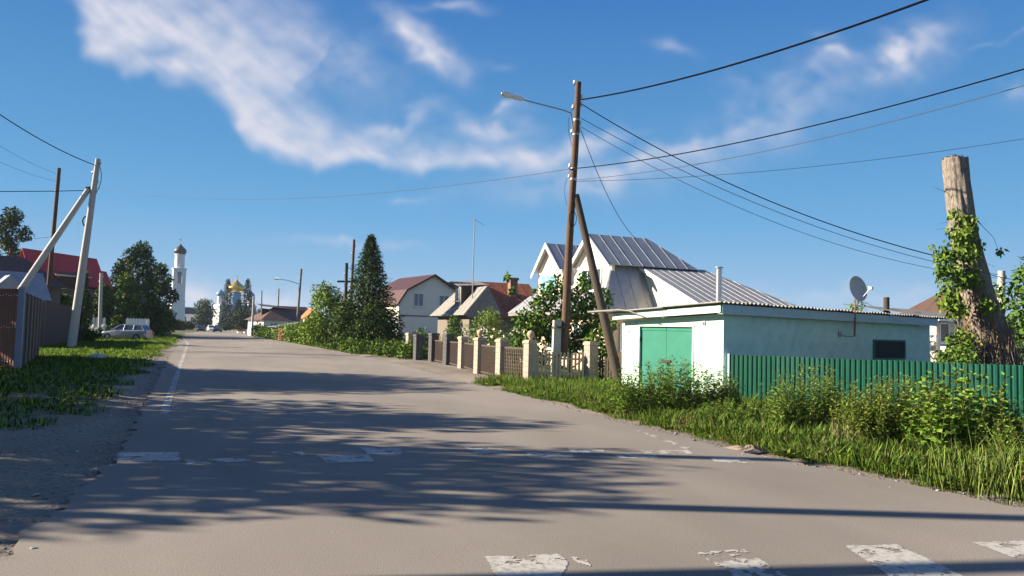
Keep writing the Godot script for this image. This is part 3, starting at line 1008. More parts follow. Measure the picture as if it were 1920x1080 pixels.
func build_dish() -> void:
	var tr := Transform3D(Basis(Vector3.UP, deg_to_rad(15.5)), Vector3(12.66, 0, -16.36))
	var t := thing("satellite_dish", "pale satellite dish on a rusty bent mast fixed to the garage wall", "satellite dish", tr * Vector3(5.7, 1.9, 0), deg_to_rad(15.5))
	var m := mb()
	m.box(Vector3(-.11, -.09, .001), Vector3(.05, .09, .03))
	m.tube([Vector3(-.03, .0, .03), Vector3(.05, -.06, .14), Vector3(.22, -.06, .3), Vector3(.26, .0, .32)], [.02, .02, .02, .02], 8)
	obj("wall_bracket", m, M.grey_metal, t)
	m = mb()
	m.tube([Vector3(.26, -.06, .32), Vector3(.28, .5, .33)], [.028, .028], 8)
	m.tube([Vector3(.28, .5, .33), Vector3(.30, 1.15, .33)], [.02, .02], 8)
	obj("mast", m, M.rust_pipe, t)
	# reflector: shallow bowl facing right and a little towards the street
	m = mb()
	var f := Vector3(-.22, .22, .95).normalized()
	var x := f.cross(Vector3.UP).normalized()
	var y := x.cross(f)
	var c := Vector3(.33, 1.38, .36)
	var rings := 6
	var seg := 24
	for side in 2:
		var b := m.v.size()
		for k in rings + 1:
			var r := 0.36 * k / rings
			for q in seg:
				var a := TAU * q / seg
				m.v.append(c + (x * cos(a) + y * sin(a) * 1.1) * r + f * (r * r * 0.55 - 0.02 + side * 0.008))
				m.n.append((f * (1.0 if side == 1 else -1.0) - (x * cos(a) + y * sin(a)) * r * (1.1 if side == 1 else -1.1)).normalized()); m.c.append(Color.WHITE)
		for k in rings:
			for q in seg:
				var p := b + k * seg + q
				var w := b + k * seg + (q + 1) % seg
				for tt in ([p, w, w + seg, p, w + seg, p + seg] if side == 0 else [p, w + seg, w, p, p + seg, w + seg]): m.i.append(tt)
	obj("reflector", m, M.dish, t)
	m = mb()
	var head := c + f * .45 - y * .12
	m.tube([c - y * .37 + f * .03, head], [.012, .012], 6)
	obj("arm", m, M.white, t)
	m = mb()
	m.tube([head - f * .02, head + f * .1], [.035, .045], 10)
	m.box(head + Vector3(-.03, .0, -.03), head + Vector3(.06, .07, .04))
	obj("receiver", m, M.white, t)
	var a0 := t.transform * (c - y * .3)
	wire("dish_cable", "thin pale cable running from the satellite dish down to the garage end", a0, tr * Vector3(11.6, 2.22, .16), 0.12, .008, "white")

func build_green_fence() -> void:
	var t := thing("sheet_fence", "dark green profiled sheet metal fence running from the garage corner", "fence", FENCE_A, atan2(-FENCE_D.z, FENCE_D.x))
	var pw := 1.15
	var h := 1.27
	var per := .115
	var m := mb()
	for k in 10:
		var x := k * per
		var prof := [[x, 0.0], [x + .035, 0.0], [x + .05, .022], [x + .10, .022], [x + .115, 0.0]]
		for q in 4:
			var a := Vector3(prof[q][0], -.05, prof[q][1])
			var b := Vector3(prof[q + 1][0], -.05, prof[q + 1][1])
			m.face([a, b, b + Vector3(0, h + .05, 0), a + Vector3(0, h + .05, 0)], Vector3.BACK)
	m.face([Vector3(0, h, 0), Vector3(pw, h, 0), Vector3(pw, h, -.004), Vector3(0, h, -.004)], Vector3.UP)
	var sheet := m.mesh()
	for k in 9:
		var o := put("sheet", sheet, M.fence_green if k % 3 != 1 else M.fence_green_b, t, Vector3(k * (pw - .004), .0 + .006 * sin(k * 2.7), .001 * (k % 2)))
		o.rotation.z = .003 * sin(k * 5.1)
	for k in 5:
		m = mb()
		m.box(Vector3(k * 2.3 - .03, -.3, -.075), Vector3(k * 2.3 + .03, h - .03, -.012))
		obj("post", m, M.fence_green, t)
	for y in [.3, 1.02]:
		m = mb()
		m.box(Vector3(.0, y, -.011), Vector3(10.3, y + .04, -.001))
		obj("rail", m, M.fence_green, t)
	var sm := mb()
	sm.tube([Vector3(0, 0, 0), Vector3(0, 0, .008)], [.012, .009], 6)
	var screw := sm.mesh()
	for k in 44:
		for y in [.32, 1.04]: put("screw", screw, M.fence_green_b, t, Vector3(k * .23 + .075, y, .0225))
	m = mb()
	m.box(Vector3(-.055, -.1, -.03), Vector3(-.004, h + .02, .025))
	obj("end_post", m, M.fascia, t)

func wire(called: String, label: String, a: Vector3, b: Vector3, sag: float, r: float, mat := "wire", group := "") -> void:
	var m := mb(a)
	var pts := []
	var rad := []
	for k in 25:
		var f := k / 24.0
		pts.append(a.lerp(b, f) - Vector3(0, 4.0 * sag * f * (1.0 - f), 0)); rad.append(r)
	m.tube(pts, rad, 5, false)
	tag(obj(called, m, M[mat]), label, "wire", group)

func insulator(t: Node3D, p: Vector3, d: Vector3, at_base: Vector3) -> void:
	var m := mb(at_base)
	m.tube([p, p + d * .14, p + d * .14 + Vector3(0, .06, 0)], [.012, .012, .012], 6)
	obj("hook", m, M.black, t)
	m = mb(at_base)
	m.lathe(p + d * .14 + Vector3(0, .05, 0), [[.0, 0], [.045, .0], [.05, .04], [.032, .06], [.04, .08], [.03, .12], [0.0, .13]], 10)
	obj("insulator", m, M.porcelain, t)

var pole_top := Vector3.ZERO
func build_main_pole() -> void:
	var base := gp(1040, 718)
	base.y = 0.0
	var t := thing("utility_pole", "tall brown wooden street lamp pole with dark brace on a concrete stub", "utility pole", base)
	var d := 26.5
	var bot := at(1056, 668, d)
	var top := at(1085, 154, d)
	pole_top = top
	var m := mb(base)
	var pts := []
	var rad := []
	for k in 9:
		pts.append(bot.lerp(top, k / 8.0) + Vector3(sin(k * 1.3) * .015, 0, 0)); rad.append(lerpf(.15, .105, k / 8.0))
	m.tube(pts, rad, 12, true, .04)
	obj("shaft", m, M.pole_wood, t)
	m = mb(base)
	m.obox(base + Vector3(0, .9, 0) + Vector3(.02, 0, .0), Vector3(.13, 0, .02), Vector3(.02, 1.25, 0), Vector3(-.02, 0, .11))
	obj("concrete_stub", m, M.concrete, t)
	for y in [.95, 1.9]:
		m = mb(base)
		m.tube([base + Vector3(.12, y - .03, .01), base + Vector3(.12, y + .03, .01)], [.28, .28], 12)
		obj("wire_band", m, M.black, t)
	m = mb(base)
	var b0 := ground_at(1168, 25.0)
	m.tube([b0 + Vector3(0, -.2, 0), at(1080, 366, d)], [.17, .115], 10, true, .04)
	obj("brace", m, M.dark_wood, t)
	# lamp arm
	var left := -Vector3(.925, 0, .379)
	var ab := at(1076, 250, d - .16)
	var ae := at(1070, 212, d - .16)
	var lh := at(958, 181, d - .9)
	m = mb(base)
	m.tube([ab, ae, ae.lerp(lh, .12) + Vector3(0, .03, 0), lh], [.028, .026, .024, .022], 8)
	obj("lamp_arm", m, M.grey_metal, t)
	m = mb(base)
	var ax := (lh - ae).normalized()
	var pts2 := []
	var r2 := []
	for q in [[-.55, .055], [-.5, .085], [-.12, .09], [-.08, .075], [0.02, .10], [.2, .12], [.34, .10], [.42, .03]]:
		pts2.append(lh + ax * q[0] * .8 + Vector3(0, .03, 0)); r2.append(q[1])
	m.tube(pts2, r2, 12)
	obj("lamp_head", m, M.white, t)
	for y in [225, 252, 317, 336]:
		m = mb(base)
		var f: float = (668.0 - y) / (668.0 - 154.0)
		var c := bot.lerp(top, f)
		m.tube([c - Vector3(0, .03, 0), c + Vector3(0, .03, 0)], [lerpf(.158, .113, f), lerpf(.158, .113, f)], 12)
		obj("clamp_band", m, M.grey_metal, t)
	for q in [[160, -1], [186, 1], [206, -1], [236, 1], [248, 1], [252, -1], [316, -1], [336, -1], [200, 1]]:
		var f: float = (668.0 - q[0]) / (668.0 - 154.0)
		insulator(t, bot.lerp(top, f), left * -q[1] * 1.0, base)
	m = mb(base)
	for k in 14:
		var f := .55 + .44 * k / 13.0
		var c := bot.lerp(top, f) + left * (.16 + .12 * sin(k * .9))
		if k > 0: m.tube([bot.lerp(top, .55 + .44 * (k - 1) / 13.0) + left * (.16 + .12 * sin((k - 1) * .9)), c], [.008, .008], 4, false)
	obj("loose_cable", m, M.wire, t)
	m = mb(base)
	var cc := bot.lerp(top, .5)
	for k in 16:
		var a := TAU * k / 16
		var b := TAU * (k + 1) / 16
		m.tube([cc + Vector3(cos(a) * .14, sin(a) * .25, .14), cc + Vector3(cos(b) * .14, sin(b) * .25, .14)], [.014, .014], 4, false)
	obj("cable_coil", m, M.wire, t)

func build_wires() -> void:
	var d := 26.5
	wire("power_cable", "thick black twisted cable rising from the lamp pole top over the road", at(1090, 187, d - .1), at(2050, -120, 12.0), .35, .026)
	wire("power_cable", "black cable sloping from the lamp pole down towards the dead trunk", at(1090, 195, d - .1), at(1762, 482, 24.0), .55, .017)
	wire("power_cable", "thin cable dropping steeply from the lamp pole to the house ridge", at(1090, 246, d - .1), at(1192, 447, 36.5), .5, .012)
	wire("power_cable", "long dark cable fixed to the lamp pole by its lower white clamp", at(1066, 317, d), at(2000, 106, 14.0), .32, .016)
	wire("power_cable", "dark cable crossing from the lamp pole to the concrete pole opposite", at(1066, 317, d), at(178, 352, 48.5), .9, .009, "wire_grey")
	wire("power_cable", "thin grey cable strung just under the long dark cable", at(1070, 338, d), at(2000, 137, 15.0), .35, .009, "wire_grey")
	wire("power_cable", "thin grey cable strung low behind the dead trunk top", at(1075, 340, d + .1), at(2000, 247, 22.0), .3, .008, "wire_grey")
	wire("house_wire", "upper of two fine grey wires falling from lamp pole past garage roof", at(1090, 222, d - .1), at(1876, 516, 30.0), .75, .011, "wire_grey", "fine wires to the far house")
	wire("house_wire", "lower of two fine grey wires falling from lamp pole past garage roof", at(1090, 238, d - .1), at(1876, 522, 30.0), .95, .009, "wire_grey", "fine wires to the far house")
	wire("power_cable", "dark sagging cable arriving at the top of the concrete pole", at(-260, 10, 30.0), at(176, 309, 48.5), .7, .028)
	wire("power_cable", "dark level cable arriving at the brace joint of the concrete pole", at(-250, 352, 40.0), at(165, 357, 48.5), .12, .024)
	wire("house_wire", "thin wire ending halfway up the brown wooden pole", at(-200, 436, 40.0), at(98, 444, 58.0), .3, .013, "wire_grey")
	wire("house_wire", "steeper of two fine wires reaching the brown wooden pole top", at(-200, 130, 34.0), at(106, 326, 58.0), .5, .009, "wire_grey", "fine wires at the wooden pole")
	wire("house_wire", "flatter of two fine wires reaching the brown wooden pole top", at(-200, 190, 34.0), at(106, 340, 58.0), .5, .009, "wire_grey", "fine wires at the wooden pole")
	wire("house_wire", "short wire between the dead trunk and the grey concrete post", at(1752, 479, 24.0), at(1905, 525, 30.0), .1, .014)

var block_meshes := []
func pillar(label: String, group: String, base: Vector3, h: float, w: float, mat: String, capmat: String, turn: float) -> void:
	var t := thing("fence_pillar", label, "fence pillar", base, turn, group)
	var rows := 7
	var bh := h / rows
	for k in rows:
		var mesh: Mesh = block_meshes[(k * 5 + int(absf(base.z) * 10.0)) % block_meshes.size()]
		var o := put("block", mesh, M[mat], t, Vector3(0, k * bh - .02, 0), (k % 4) * PI / 2)
		o.scale = Vector3(w, bh - .008, w)
	var m := mb()
	m.box(Vector3(-w * .42, -.1, -w * .42), Vector3(w * .42, h - .03, w * .42))
	obj("core", m, M.concrete if mat == "block" else M.block_dark, t)
	m = mb()
	m.bevel(Vector3(-w * .6, h - .022, -w * .6), Vector3(w * .6, h + .09, w * .6), .055)
	obj("cap", m, M[capmat], t)

func make_blocks() -> void:
	for q in 5:
		var m := mb()
		# split-faced block: each side a 4 x 2 grid pushed in and out
		for side in 4:
			var b := Basis(Vector3.UP, side * PI / 2)
			var grid := []
			for a in 5:
				var colm := []
				for c in 3:
					var bump := 0.0 if a == 0 or a == 4 or c == 0 or c == 2 else rng.randf_range(.01, .05)
					if c != 1 and a > 0 and a < 4: bump = rng.randf_range(0.0, .02)
					colm.append(b * Vector3(-.5 + a * .25, c * .5, .5 + bump))
				grid.append(colm)
			for a in 4:
				for c in 2: m.face([grid[a][c], grid[a + 1][c], grid[a + 1][c + 1], grid[a][c + 1]], b * Vector3.BACK)
		m.face([Vector3(-.5, 1, -.5), Vector3(.5, 1, -.5), Vector3(.5, 1, .5), Vector3(-.5, 1, .5)], Vector3.UP)
		m.face([Vector3(-.5, 0, -.5), Vector3(.5, 0, -.5), Vector3(.5, 0, .5), Vector3(-.5, 0, .5)], Vector3.DOWN)
		block_meshes.append(m.mesh())

func bars(called: String, label: String, a: Vector3, b: Vector3, h: float, step: float, w: float, mat: String, rails: Array, y0 := .08) -> void:
	var t := thing(called, label, "fence", a)
	var d := (b - a)
	var ln := d.length()
	d /= ln
	var nn := d.cross(Vector3.UP)
	var m := mb()
	m.obox(Vector3(0, h / 2 + y0 / 2, 0), d * w / 2, Vector3(0, (h - y0) / 2, 0), nn * .012)
	m.face([Vector3(0, h, 0) - d * w / 2 + nn * .012, Vector3(0, h, 0) + d * w / 2 + nn * .012, Vector3(0, h + w * .5, 0) + nn * .012], nn)
	m.face([Vector3(0, h, 0) - d * w / 2 - nn * .012, Vector3(0, h, 0) + d * w / 2 - nn * .012, Vector3(0, h + w * .5, 0) - nn * .012], -nn)
	var mesh := m.mesh()
	var n := int(ln / step)
	for k in n:
		put("picket", mesh, M[mat], t, d * (ln * (k + .5) / n) + Vector3(0, .015 * sin(k * 3.1 + ln), 0))
	for y in rails:
		m = mb()
		m.obox(d * ln / 2 + Vector3(0, y, 0) - nn * .03, d * ln / 2, Vector3(0, .03, 0), nn * .016)
		obj("rail", m, M[mat], t)

func mesh_panel(label: String, a: Vector3, b: Vector3, h: float) -> void:       # brown lattice panel between two pillars
	var t := thing("lattice_panel", label, "fence panel", a, 0.0, "brown lattice panels of the pillar fence")
	var d := (b - a)
	var ln := d.length()
	d /= ln
	var nn := d.cross(Vector3.UP)
	var m := mb()
	for y in [.12, h - .05]: m.obox(d * ln / 2 + Vector3(0, y, 0), d * ln / 2, Vector3(0, .03, 0), nn * .02)
	obj("frame", m, M.lattice, t)
	m = mb()
	var n := int(ln / .11)
	for k in n:
		m.obox(d * (ln * (k + .5) / n) + Vector3(0, h / 2 + .03, 0), d * .018, Vector3(0, h / 2 - .1, 0), nn * .008)
	for k in 8:
		m.obox(d * ln / 2 + Vector3(0, .2 + (h - .3) * k / 7.0, 0) + nn * .012, d * (ln / 2 - .01), Vector3(0, .012, 0), nn * .004)
	stuff(obj("lattice", m, M.lattice, t))

func build_pillar_fence() -> void:
	make_blocks()
	var turn := .12
	var line := [gp(1107, 722), gp(993, 719), gp(940, 712), gp(898, 702), gp(867, 692)]
	var names := ["cream split-block fence pillar beside the tall lamp pole, half hidden by leaves", "cream split-block fence pillar with ball finial nearest the lamp pole stub", "cream split-block pillar second from the lamp pole stub", "cream split-block pillar third from the lamp pole stub", "cream split-block pillar beside the black pillars"]
	for k in line.size():
		pillar(names[k], "cream fence pillars", line[k], 1.36, .34, "block", "block_cap", turn)
	for k in [1, 3]:
		var m := mb(line[k] + Vector3(0, 1.45, 0))
		m.lathe(line[k] + Vector3(0, 1.45, 0), [[.0, 0], [.07, .0], [.05, .05], [.11, .12], [.13, .2], [.1, .28], [.0, .33]], 12)
		tag(obj("ball_finial", m, M.block_cap), "round stone finial standing on the " + ("pillar nearest the lamp pole stub" if k == 1 else "third pillar from the lamp pole stub"), "finial")
	var dark := [gp(840, 685), gp(812, 679)]
	for k in 2:
		pillar(["black split-block gate pillar next to the cream pillars", "black split-block gate pillar further from the cream pillars"][k], "black gate pillars", dark[k], 1.45, .42, "block_dark", "block_dark", turn)
	var far := [gp(768, 672), gp(783, 676)]
	pillar("cream fence pillar standing beyond the black gate pillars", "cream fence pillars", far[0], 1.4, .4, "block", "block_cap", turn)
	pillar("black fence pillar beside the far cream pillar", "black gate pillars", far[1], 1.35, .4, "block_dark", "block_dark", turn)
	for k in [1, 2, 3]:
		mesh_panel("brown lattice panel " + ["", "next to the lamp pole stub", "between second and third cream pillar", "beside the black gate pillars"][k], line[k] + Vector3(.0, 0, -.2), line[k + 1] + Vector3(0, 0, .2), 1.2)
	mesh_panel("brown lattice panel between the cream and black pillars", line[4] + Vector3(0, 0, -.2), dark[0] + Vector3(0, 0, .2), 1.2)
	mesh_panel("dark lattice gate between the two black pillars", dark[0] + Vector3(0, 0, -.2), dark[1] + Vector3(0, 0, .2), 1.2)
	bars("picket_fence", "pale yellow picket fence behind the concrete pole stub", line[1] + Vector3(.2, 0, .05), line[0] + Vector3(-.2, 0, -.05), 1.05, .12, .075, "plank", [.35, .85])
	bars("picket_fence", "dark picket fence between the leafy pillar and the garage", line[0] + Vector3(.25, 0, .1), Vector3(13.2, 0, -20.35), .95, .12, .07, "dark_wood", [.3, .75])

func gable_wall(m: MB, pts: Array, d: Vector3) -> void:
	m.prism(pts, d)

func build_big_house() -> void:
	var b := Vector3(20, 0, -35)
	var t := thing("metal_roofed_house", "cream house with steep grey seamed metal roof and two gabled dormers", "house", b)
	var z := func(x, y, q): return Vector3(x, y, q) - b
	var m := mb(b)
	m.box(Vector3(16.9, -.2, -40), Vector3(23.2, 2.78, -30)); obj("wall", m, M.pink_wall, t)
	var zm := [M.zinc]
	var R := func(pts: Array, up: Vector3, pitch := .58, mats := zm):
		var loc := []
		for q in pts: loc.append(q - b)
		sheet_roof(t, "roof_sheet", loc, up, pitch, mats)
	R.call([Vector3(16.4, 2.75, -32.0), Vector3(16.4, 2.75, -40.5), Vector3(20, 6.2, -37.6), Vector3(20, 6.2, -32.0)], Vector3(1, .95, 0))
	R.call([Vector3(16.4, 2.75, -40.5), Vector3(23.6, 2.75, -40.5), Vector3(20, 6.2, -37.6)], Vector3(0, 1, 1))
	R.call([Vector3(23.6, 2.75, -29.5), Vector3(23.6, 2.75, -40.5), Vector3(20, 6.2, -37.6), Vector3(20, 6.2, -32.0)], Vector3(-1, 1, 0))
	R.call([Vector3(16.4, 2.75, -29.5), Vector3(23.6, 2.75, -29.5), Vector3(22.0, 4.85, -30.7), Vector3(17.5, 4.85, -30.7)], Vector3(0, 1, -.5))
	R.call([Vector3(16.4, 2.75, -29.5), Vector3(17.5, 4.85, -30.7), Vector3(17.5, 3.82, -32.0)], Vector3(1, 1, 0))
	R.call([Vector3(16.4, 2.75, -29.5), Vector3(17.5, 3.82, -32.0), Vector3(16.4, 2.76, -32.0)], Vector3(1, 1, 0))
	# dormer over the corner: ridge to the right, hipped at its end
	R.call([Vector3(17.1, 6.45, -32.4), Vector3(20.4, 6.45, -32.4), Vector3(22.0, 4.85, -30.35), Vector3(17.1, 4.85, -30.35)], Vector3(0, 1, -1))
	R.call([Vector3(17.1, 6.45, -32.4), Vector3(20.4, 6.45, -32.4), Vector3(20.4, 4.85, -34.45), Vector3(17.1, 4.85, -34.45)], Vector3(0, 1, 1))
	R.call([Vector3(20.4, 6.45, -32.4), Vector3(22.0, 4.85, -30.35), Vector3(22.0, 4.85, -34.45)], Vector3(-1, 1, 0))
	# second dormer
	R.call([Vector3(17.1, 6.45, -37.08), Vector3(20, 6.45, -37.08), Vector3(20, 4.95, -35.4), Vector3(17.1, 4.95, -35.4)], Vector3(0, 1, -1))
	R.call([Vector3(17.1, 6.45, -37.08), Vector3(20, 6.45, -37.08), Vector3(20, 4.95, -38.76), Vector3(17.1, 4.95, -38.76)], Vector3(0, 1, 1))
	for q in [[-32.4, 1.88, 4.88], [-37.08, 1.5, 4.98]]:
		var zc: float = q[0]
		var w: float = q[1]
		var ey: float = q[2]
		m = mb(b)
		m.prism([Vector3(17.4, 3.6, zc - w), Vector3(17.4, 3.6, zc + w), Vector3(17.4, ey + .1, zc + w), Vector3(17.4, 6.38, zc), Vector3(17.4, ey + .1, zc - w)], Vector3(.15, 0, 0))
		if zc < -35.0: m.box(Vector3(17.55, 3.6, zc + w - .12), Vector3(19.3, ey + .05, zc + w))
		m.box(Vector3(17.55, 3.6, zc - w), Vector3(19.3, ey + .05, zc - w + .12))
		var dm := obj("dormer", m, M.cream, t)
		for sgn in [-1, 1]:
			m = mb(b)
			var a := Vector3(17.08, 6.50, zc)
			var e := Vector3(17.08, ey - .12, zc + sgn * (w + .28))
			m.prism([a, e, e - Vector3(0, .2, 0), a - Vector3(0, .24, 0)], Vector3(-.035, 0, 0))
			obj("verge_board", m, M.white, dm)
		m = mb(b)
		m.box(Vector3(17.33, 4.85, zc - w), Vector3(17.398, 4.95, zc + w)); obj("moulding", m, M.white, dm)
		window(dm, z.call(17.39, 4.28, zc), 2.0, 1.05, Vector3(0, 0, 1), Vector3(-1, 0, 0), 3, "frame_white", "curtain_blue" if zc < -35 else "glass")
	# lean-to wing
	m = mb(b)
	m.prism([Vector3(19.1, 4.82, -30.72), Vector3(19.1, 2.95, -26.1), Vector3(19.1, -.1, -26.1), Vector3(19.1, -.1, -30.72)], Vector3(.2, 0, 0))
	m.box(Vector3(19.3, -.1, -26.3), Vector3(23.9, 2.9, -26.1))
	obj("wing_wall", m, M.cream, t)
	R.call([Vector3(18.95, 4.9, -30.7), Vector3(22.6, 4.9, -30.7), Vector3(24.4, 3.0, -26.0), Vector3(18.95, 3.0, -26.0)], Vector3(0, 1, -2.5), .42, [M.zinc_b])
	m = mb(b)
	m.prism([Vector3(18.93, 4.93, -30.72), Vector3(18.93, 3.03, -25.98), Vector3(18.93, 2.87, -25.98), Vector3(18.93, 4.75, -30.72)], Vector3(-.03, 0, 0))
	obj("verge_board", m, M.white, t)
	m = mb(b)      # eave boards
	m.box(Vector3(16.42, 2.60, -29.52), Vector3(23.5, 2.745, -29.49)); obj("eave_board", m, M.old_board, t)
	m = mb(b)
	m.box(Vector3(16.40, 2.60, -40.4), Vector3(16.43, 2.745, -29.55)); obj("eave_board", m, M.pale_roof, t)
	for q in [-38.2, -35.5, -32.6]:
		window(t, z.call(16.89, 1.55, q), 1.1, 1.3, Vector3(0, 0, 1), Vector3(-1, 0, 0), 2)
	window(t, z.call(18.0, 1.6, -29.99), .9, 1.2, Vector3(1, 0, 0), Vector3(0, 0, 1), 2)

func build_rust_house() -> void:
	var b := Vector3(21, 0, -57)
	var t := thing("rust_roofed_house", "old house with rusty red sheet roof, brick chimney and pale dormer", "house", b)
	var m := mb(b)
	m.box(Vector3(18.8, -.2, -62), Vector3(25, 2.85, -54)); obj("wall", m, M.old_board, t)
	var R := func(pts: Array, up: Vector3, mats: Array, pitch := .75):
		var loc := []
		for q in pts: loc.append(q - b)
		sheet_roof(t, "roof_sheet", loc, up, pitch, mats)
	R.call([Vector3(20.2, 5.65, -58), Vector3(25.3, 5.65, -58), Vector3(25.3, 2.75, -53.4), Vector3(20.0, 2.75, -53.4)], Vector3(0, 1, -1.6), [M.rust, M.rust_b], .95)
	R.call([Vector3(20.2, 5.65, -58), Vector3(25.3, 5.65, -58), Vector3(25.3, 2.75, -62.6), Vector3(20.0, 2.75, -62.6)], Vector3(0, 1, 1.6), [M.rust, M.rust_b], .95)
	# pale street-side slope with its verge
	R.call([Vector3(18.2, 2.85, -53.6), Vector3(18.2, 2.85, -62.4), Vector3(20.0, 5.05, -60.5), Vector3(20.0, 5.05, -53.6)], Vector3(1, 1.2, 0), [M.pale_roof], .9)
	m = mb(b)
	m.prism([Vector3(18.15, 2.8, -53.55), Vector3(20.05, 5.15, -53.55), Vector3(20.3, 5.15, -53.55), Vector3(18.5, 2.8, -53.55)], Vector3(0, 0, .04))
	obj("verge_board", m, M.pale_roof, t)
	m = mb(b)
	m.prism([Vector3(18.5, 2.7, -53.75), Vector3(20.2, 4.9, -53.75), Vector3(21.5, 2.7, -53.75)], Vector3(0, 0, -.1))
	obj("gable_wall", m, M.pale_roof, t)
	# dormer
	m = mb(b)
	m.box(Vector3(18.75, 3.5, -57.4), Vector3(18.85, 5.2, -56.0)); var dm := obj("dormer", m, M.pale_roof, t)
	window(dm, Vector3(18.74, 4.45, -56.7) - b, .8, .95, Vector3(0, 0, 1), Vector3(-1, 0, 0), 2)
	m = mb(b)
	m.box(Vector3(18.851, 3.0, -56.12), Vector3(20.9, 5.15, -56.0)); obj("dormer_side", m, M.dark_wood, dm)
	R.call([Vector3(18.4, 5.55, -58), Vector3(20.6, 5.7, -58), Vector3(20.9, 5.28, -55.8), Vector3(18.45, 5.13, -55.8)], Vector3(0, .2, -1), [M.pale_roof], .75)
	# chimney
	var ch := thing("brick_chimney", "weathered brick chimney on the ridge of the rusty roof", "chimney", at(961, 544, 61.0))
	var cy := ch.position.y
	m = mb(); m.box(Vector3(-.3, -.9, -.3), Vector3(.3, .78, .3)); obj("stack", m, M.brick, ch)
	m = mb(); m.bevel(Vector3(-.38, .782, -.38), Vector3(.38, .98, .38), .05); obj("crown", m, M.brick, ch)
	# antenna mast
	var g := ground_at(884, 58.0)
	var a := thing("antenna_mast", "thin tall antenna mast standing in the garden before the rusty roof", "antenna", g)
	m = mb(g)
	m.tube([g, at(890, 411, 58.0)], [.05, .035], 7); obj("mast", m, M.grey_metal, a)
	m = mb(g)
	m.tube([at(890, 413, 58.0), at(896, 415, 58.0), at(908, 423, 58.0)], [.012, .012, .012], 5)
	m.tube([at(886, 414, 58.0), at(894, 411, 58.0)], [.012, .012], 5)
	obj("element", m, M.grey_metal, a)

func build_beige_house() -> void:
	var t := thing("beige_house", "beige gambrel-roofed house with maroon metal roof and two white gable windows", "house", Vector3(22.8, 0, -77.1), deg_to_rad(9.0))
	var m := mb()
	m.prism([Vector3(-3.8, -.2, 0), Vector3(3.8, -.2, 0), Vector3(3.8, 4.4, 0), Vector3(2.95, 5.7, 0), Vector3(0, 7.35, 0), Vector3(-2.95, 5.7, 0), Vector3(-3.8, 4.4, 0)], Vector3(0, 0, -.25))
	m.box(Vector3(-3.8, -.2, -9), Vector3(-3.6, 4.4, -.251)); m.box(Vector3(3.6, -.2, -9), Vector3(3.8, 4.4, -.251))
	obj("wall", m, M.beige_wall, t)
	m = mb(); m.box(Vector3(-3.85, 3.05, .002), Vector3(3.85, 3.15, .05)); obj("floor_band", m, M.maroon, t)
	var mats := [M.maroon]
	for sg in [-1, 1]:
		sheet_roof(t, "roof_sheet", [Vector3(0, 7.45, .35), Vector3(0, 7.45, -9), Vector3(sg * 3.05, 5.75, -9), Vector3(sg * 3.05, 5.75, .35)], Vector3(-sg, .6, 0), .9, mats)
		sheet_roof(t, "roof_sheet", [Vector3(sg * 3.05, 5.75, .35), Vector3(sg * 3.05, 5.75, -9), Vector3(sg * 4.15, 4.15, -9), Vector3(sg * 4.15, 4.15, .35)], Vector3(-sg, 1.5, 0), .9, mats)
		m = mb()
		m.prism([Vector3(0, 7.5, .36), Vector3(sg * 3.1, 5.8, .36), Vector3(sg * 3.0, 5.62, .36), Vector3(0, 7.28, .36)], Vector3(0, 0, .04))
		m.prism([Vector3(sg * 3.1, 5.8, .36), Vector3(sg * 4.2, 4.15, .36), Vector3(sg * 4.0, 4.15, .36), Vector3(sg * 3.0, 5.62, .36)], Vector3(0, 0, .04))
		obj("verge_board", m, M.maroon, t)
	window(t, Vector3(-1.66, 4.75, .0), 1.1, 1.35, Vector3(1, 0, 0), Vector3(0, 0, 1), 2)
	window(t, Vector3(1.25, 4.7, .0), 1.15, 1.3, Vector3(1, 0, 0), Vector3(0, 0, 1), 2)
	sheet_roof(t, "roof_sheet", [Vector3(1, 7.15, -5), Vector3(17, 6.9, -5), Vector3(17, 3.6, -.8), Vector3(1, 3.85, -.8)], Vector3(0, 1, -1.2), 1.0, mats)
	sheet_roof(t, "roof_sheet", [Vector3(1, 7.15, -5), Vector3(17, 6.9, -5), Vector3(17, 3.6, -9.2), Vector3(1, 3.85, -9.2)], Vector3(0, 1, 1.2), 1.0, mats)
	m = mb(); m.box(Vector3(3.9, -.2, -8.6), Vector3(16.6, 3.6, -1.4)); obj("wing_wall", m, M.beige_wall, t)

func simple_pole(called: String, label: String, base: Vector3, top: Vector3, r0: float, r1: float, mat: String, arm := 0, group := "") -> Node3D:
	var t := thing(called, label, "utility pole", base, 0.0, group)
	var m := mb(base)
	m.tube([base - Vector3(0, .1, 0), base.lerp(top, .5), top], [r0, (r0 + r1) / 2, r1], 9)
	obj("shaft", m, M[mat], t)
	if arm == 1:      # cross-arm
		m = mb(base)
		var c := base.lerp(top, .78)
		m.obox(c, Vector3(.925, .02, .379) * .75, Vector3(0, .08, 0), Vector3(-.379, 0, .925) * .07)
		obj("cross_arm", m, M[mat], t)
	if arm == 2:      # lamp
		var c := base.lerp(top, .78)
		var e := c + Vector3(-.925, .12, -.379) * 2.7 + Vector3(0, .3, 0)
		m = mb(base); m.tube([c, c.lerp(e, .6) + Vector3(0, .1, 0), e], [.05, .045, .04], 6); obj("lamp_arm", m, M.grey_metal, t)
		m = mb(base); m.tube([e, e + Vector3(-.3, .02, -.12), e + Vector3(-.75, .02, -.3)], [.08, .16, .06], 8); obj("lamp_head", m, M.white, t)
	for k in 2:
		insulator(t, base.lerp(top, .93 - k * .07), Vector3(.925, 0, .379) * (1 if k == 0 else -1) * (1.0 + r1), base)
	return t

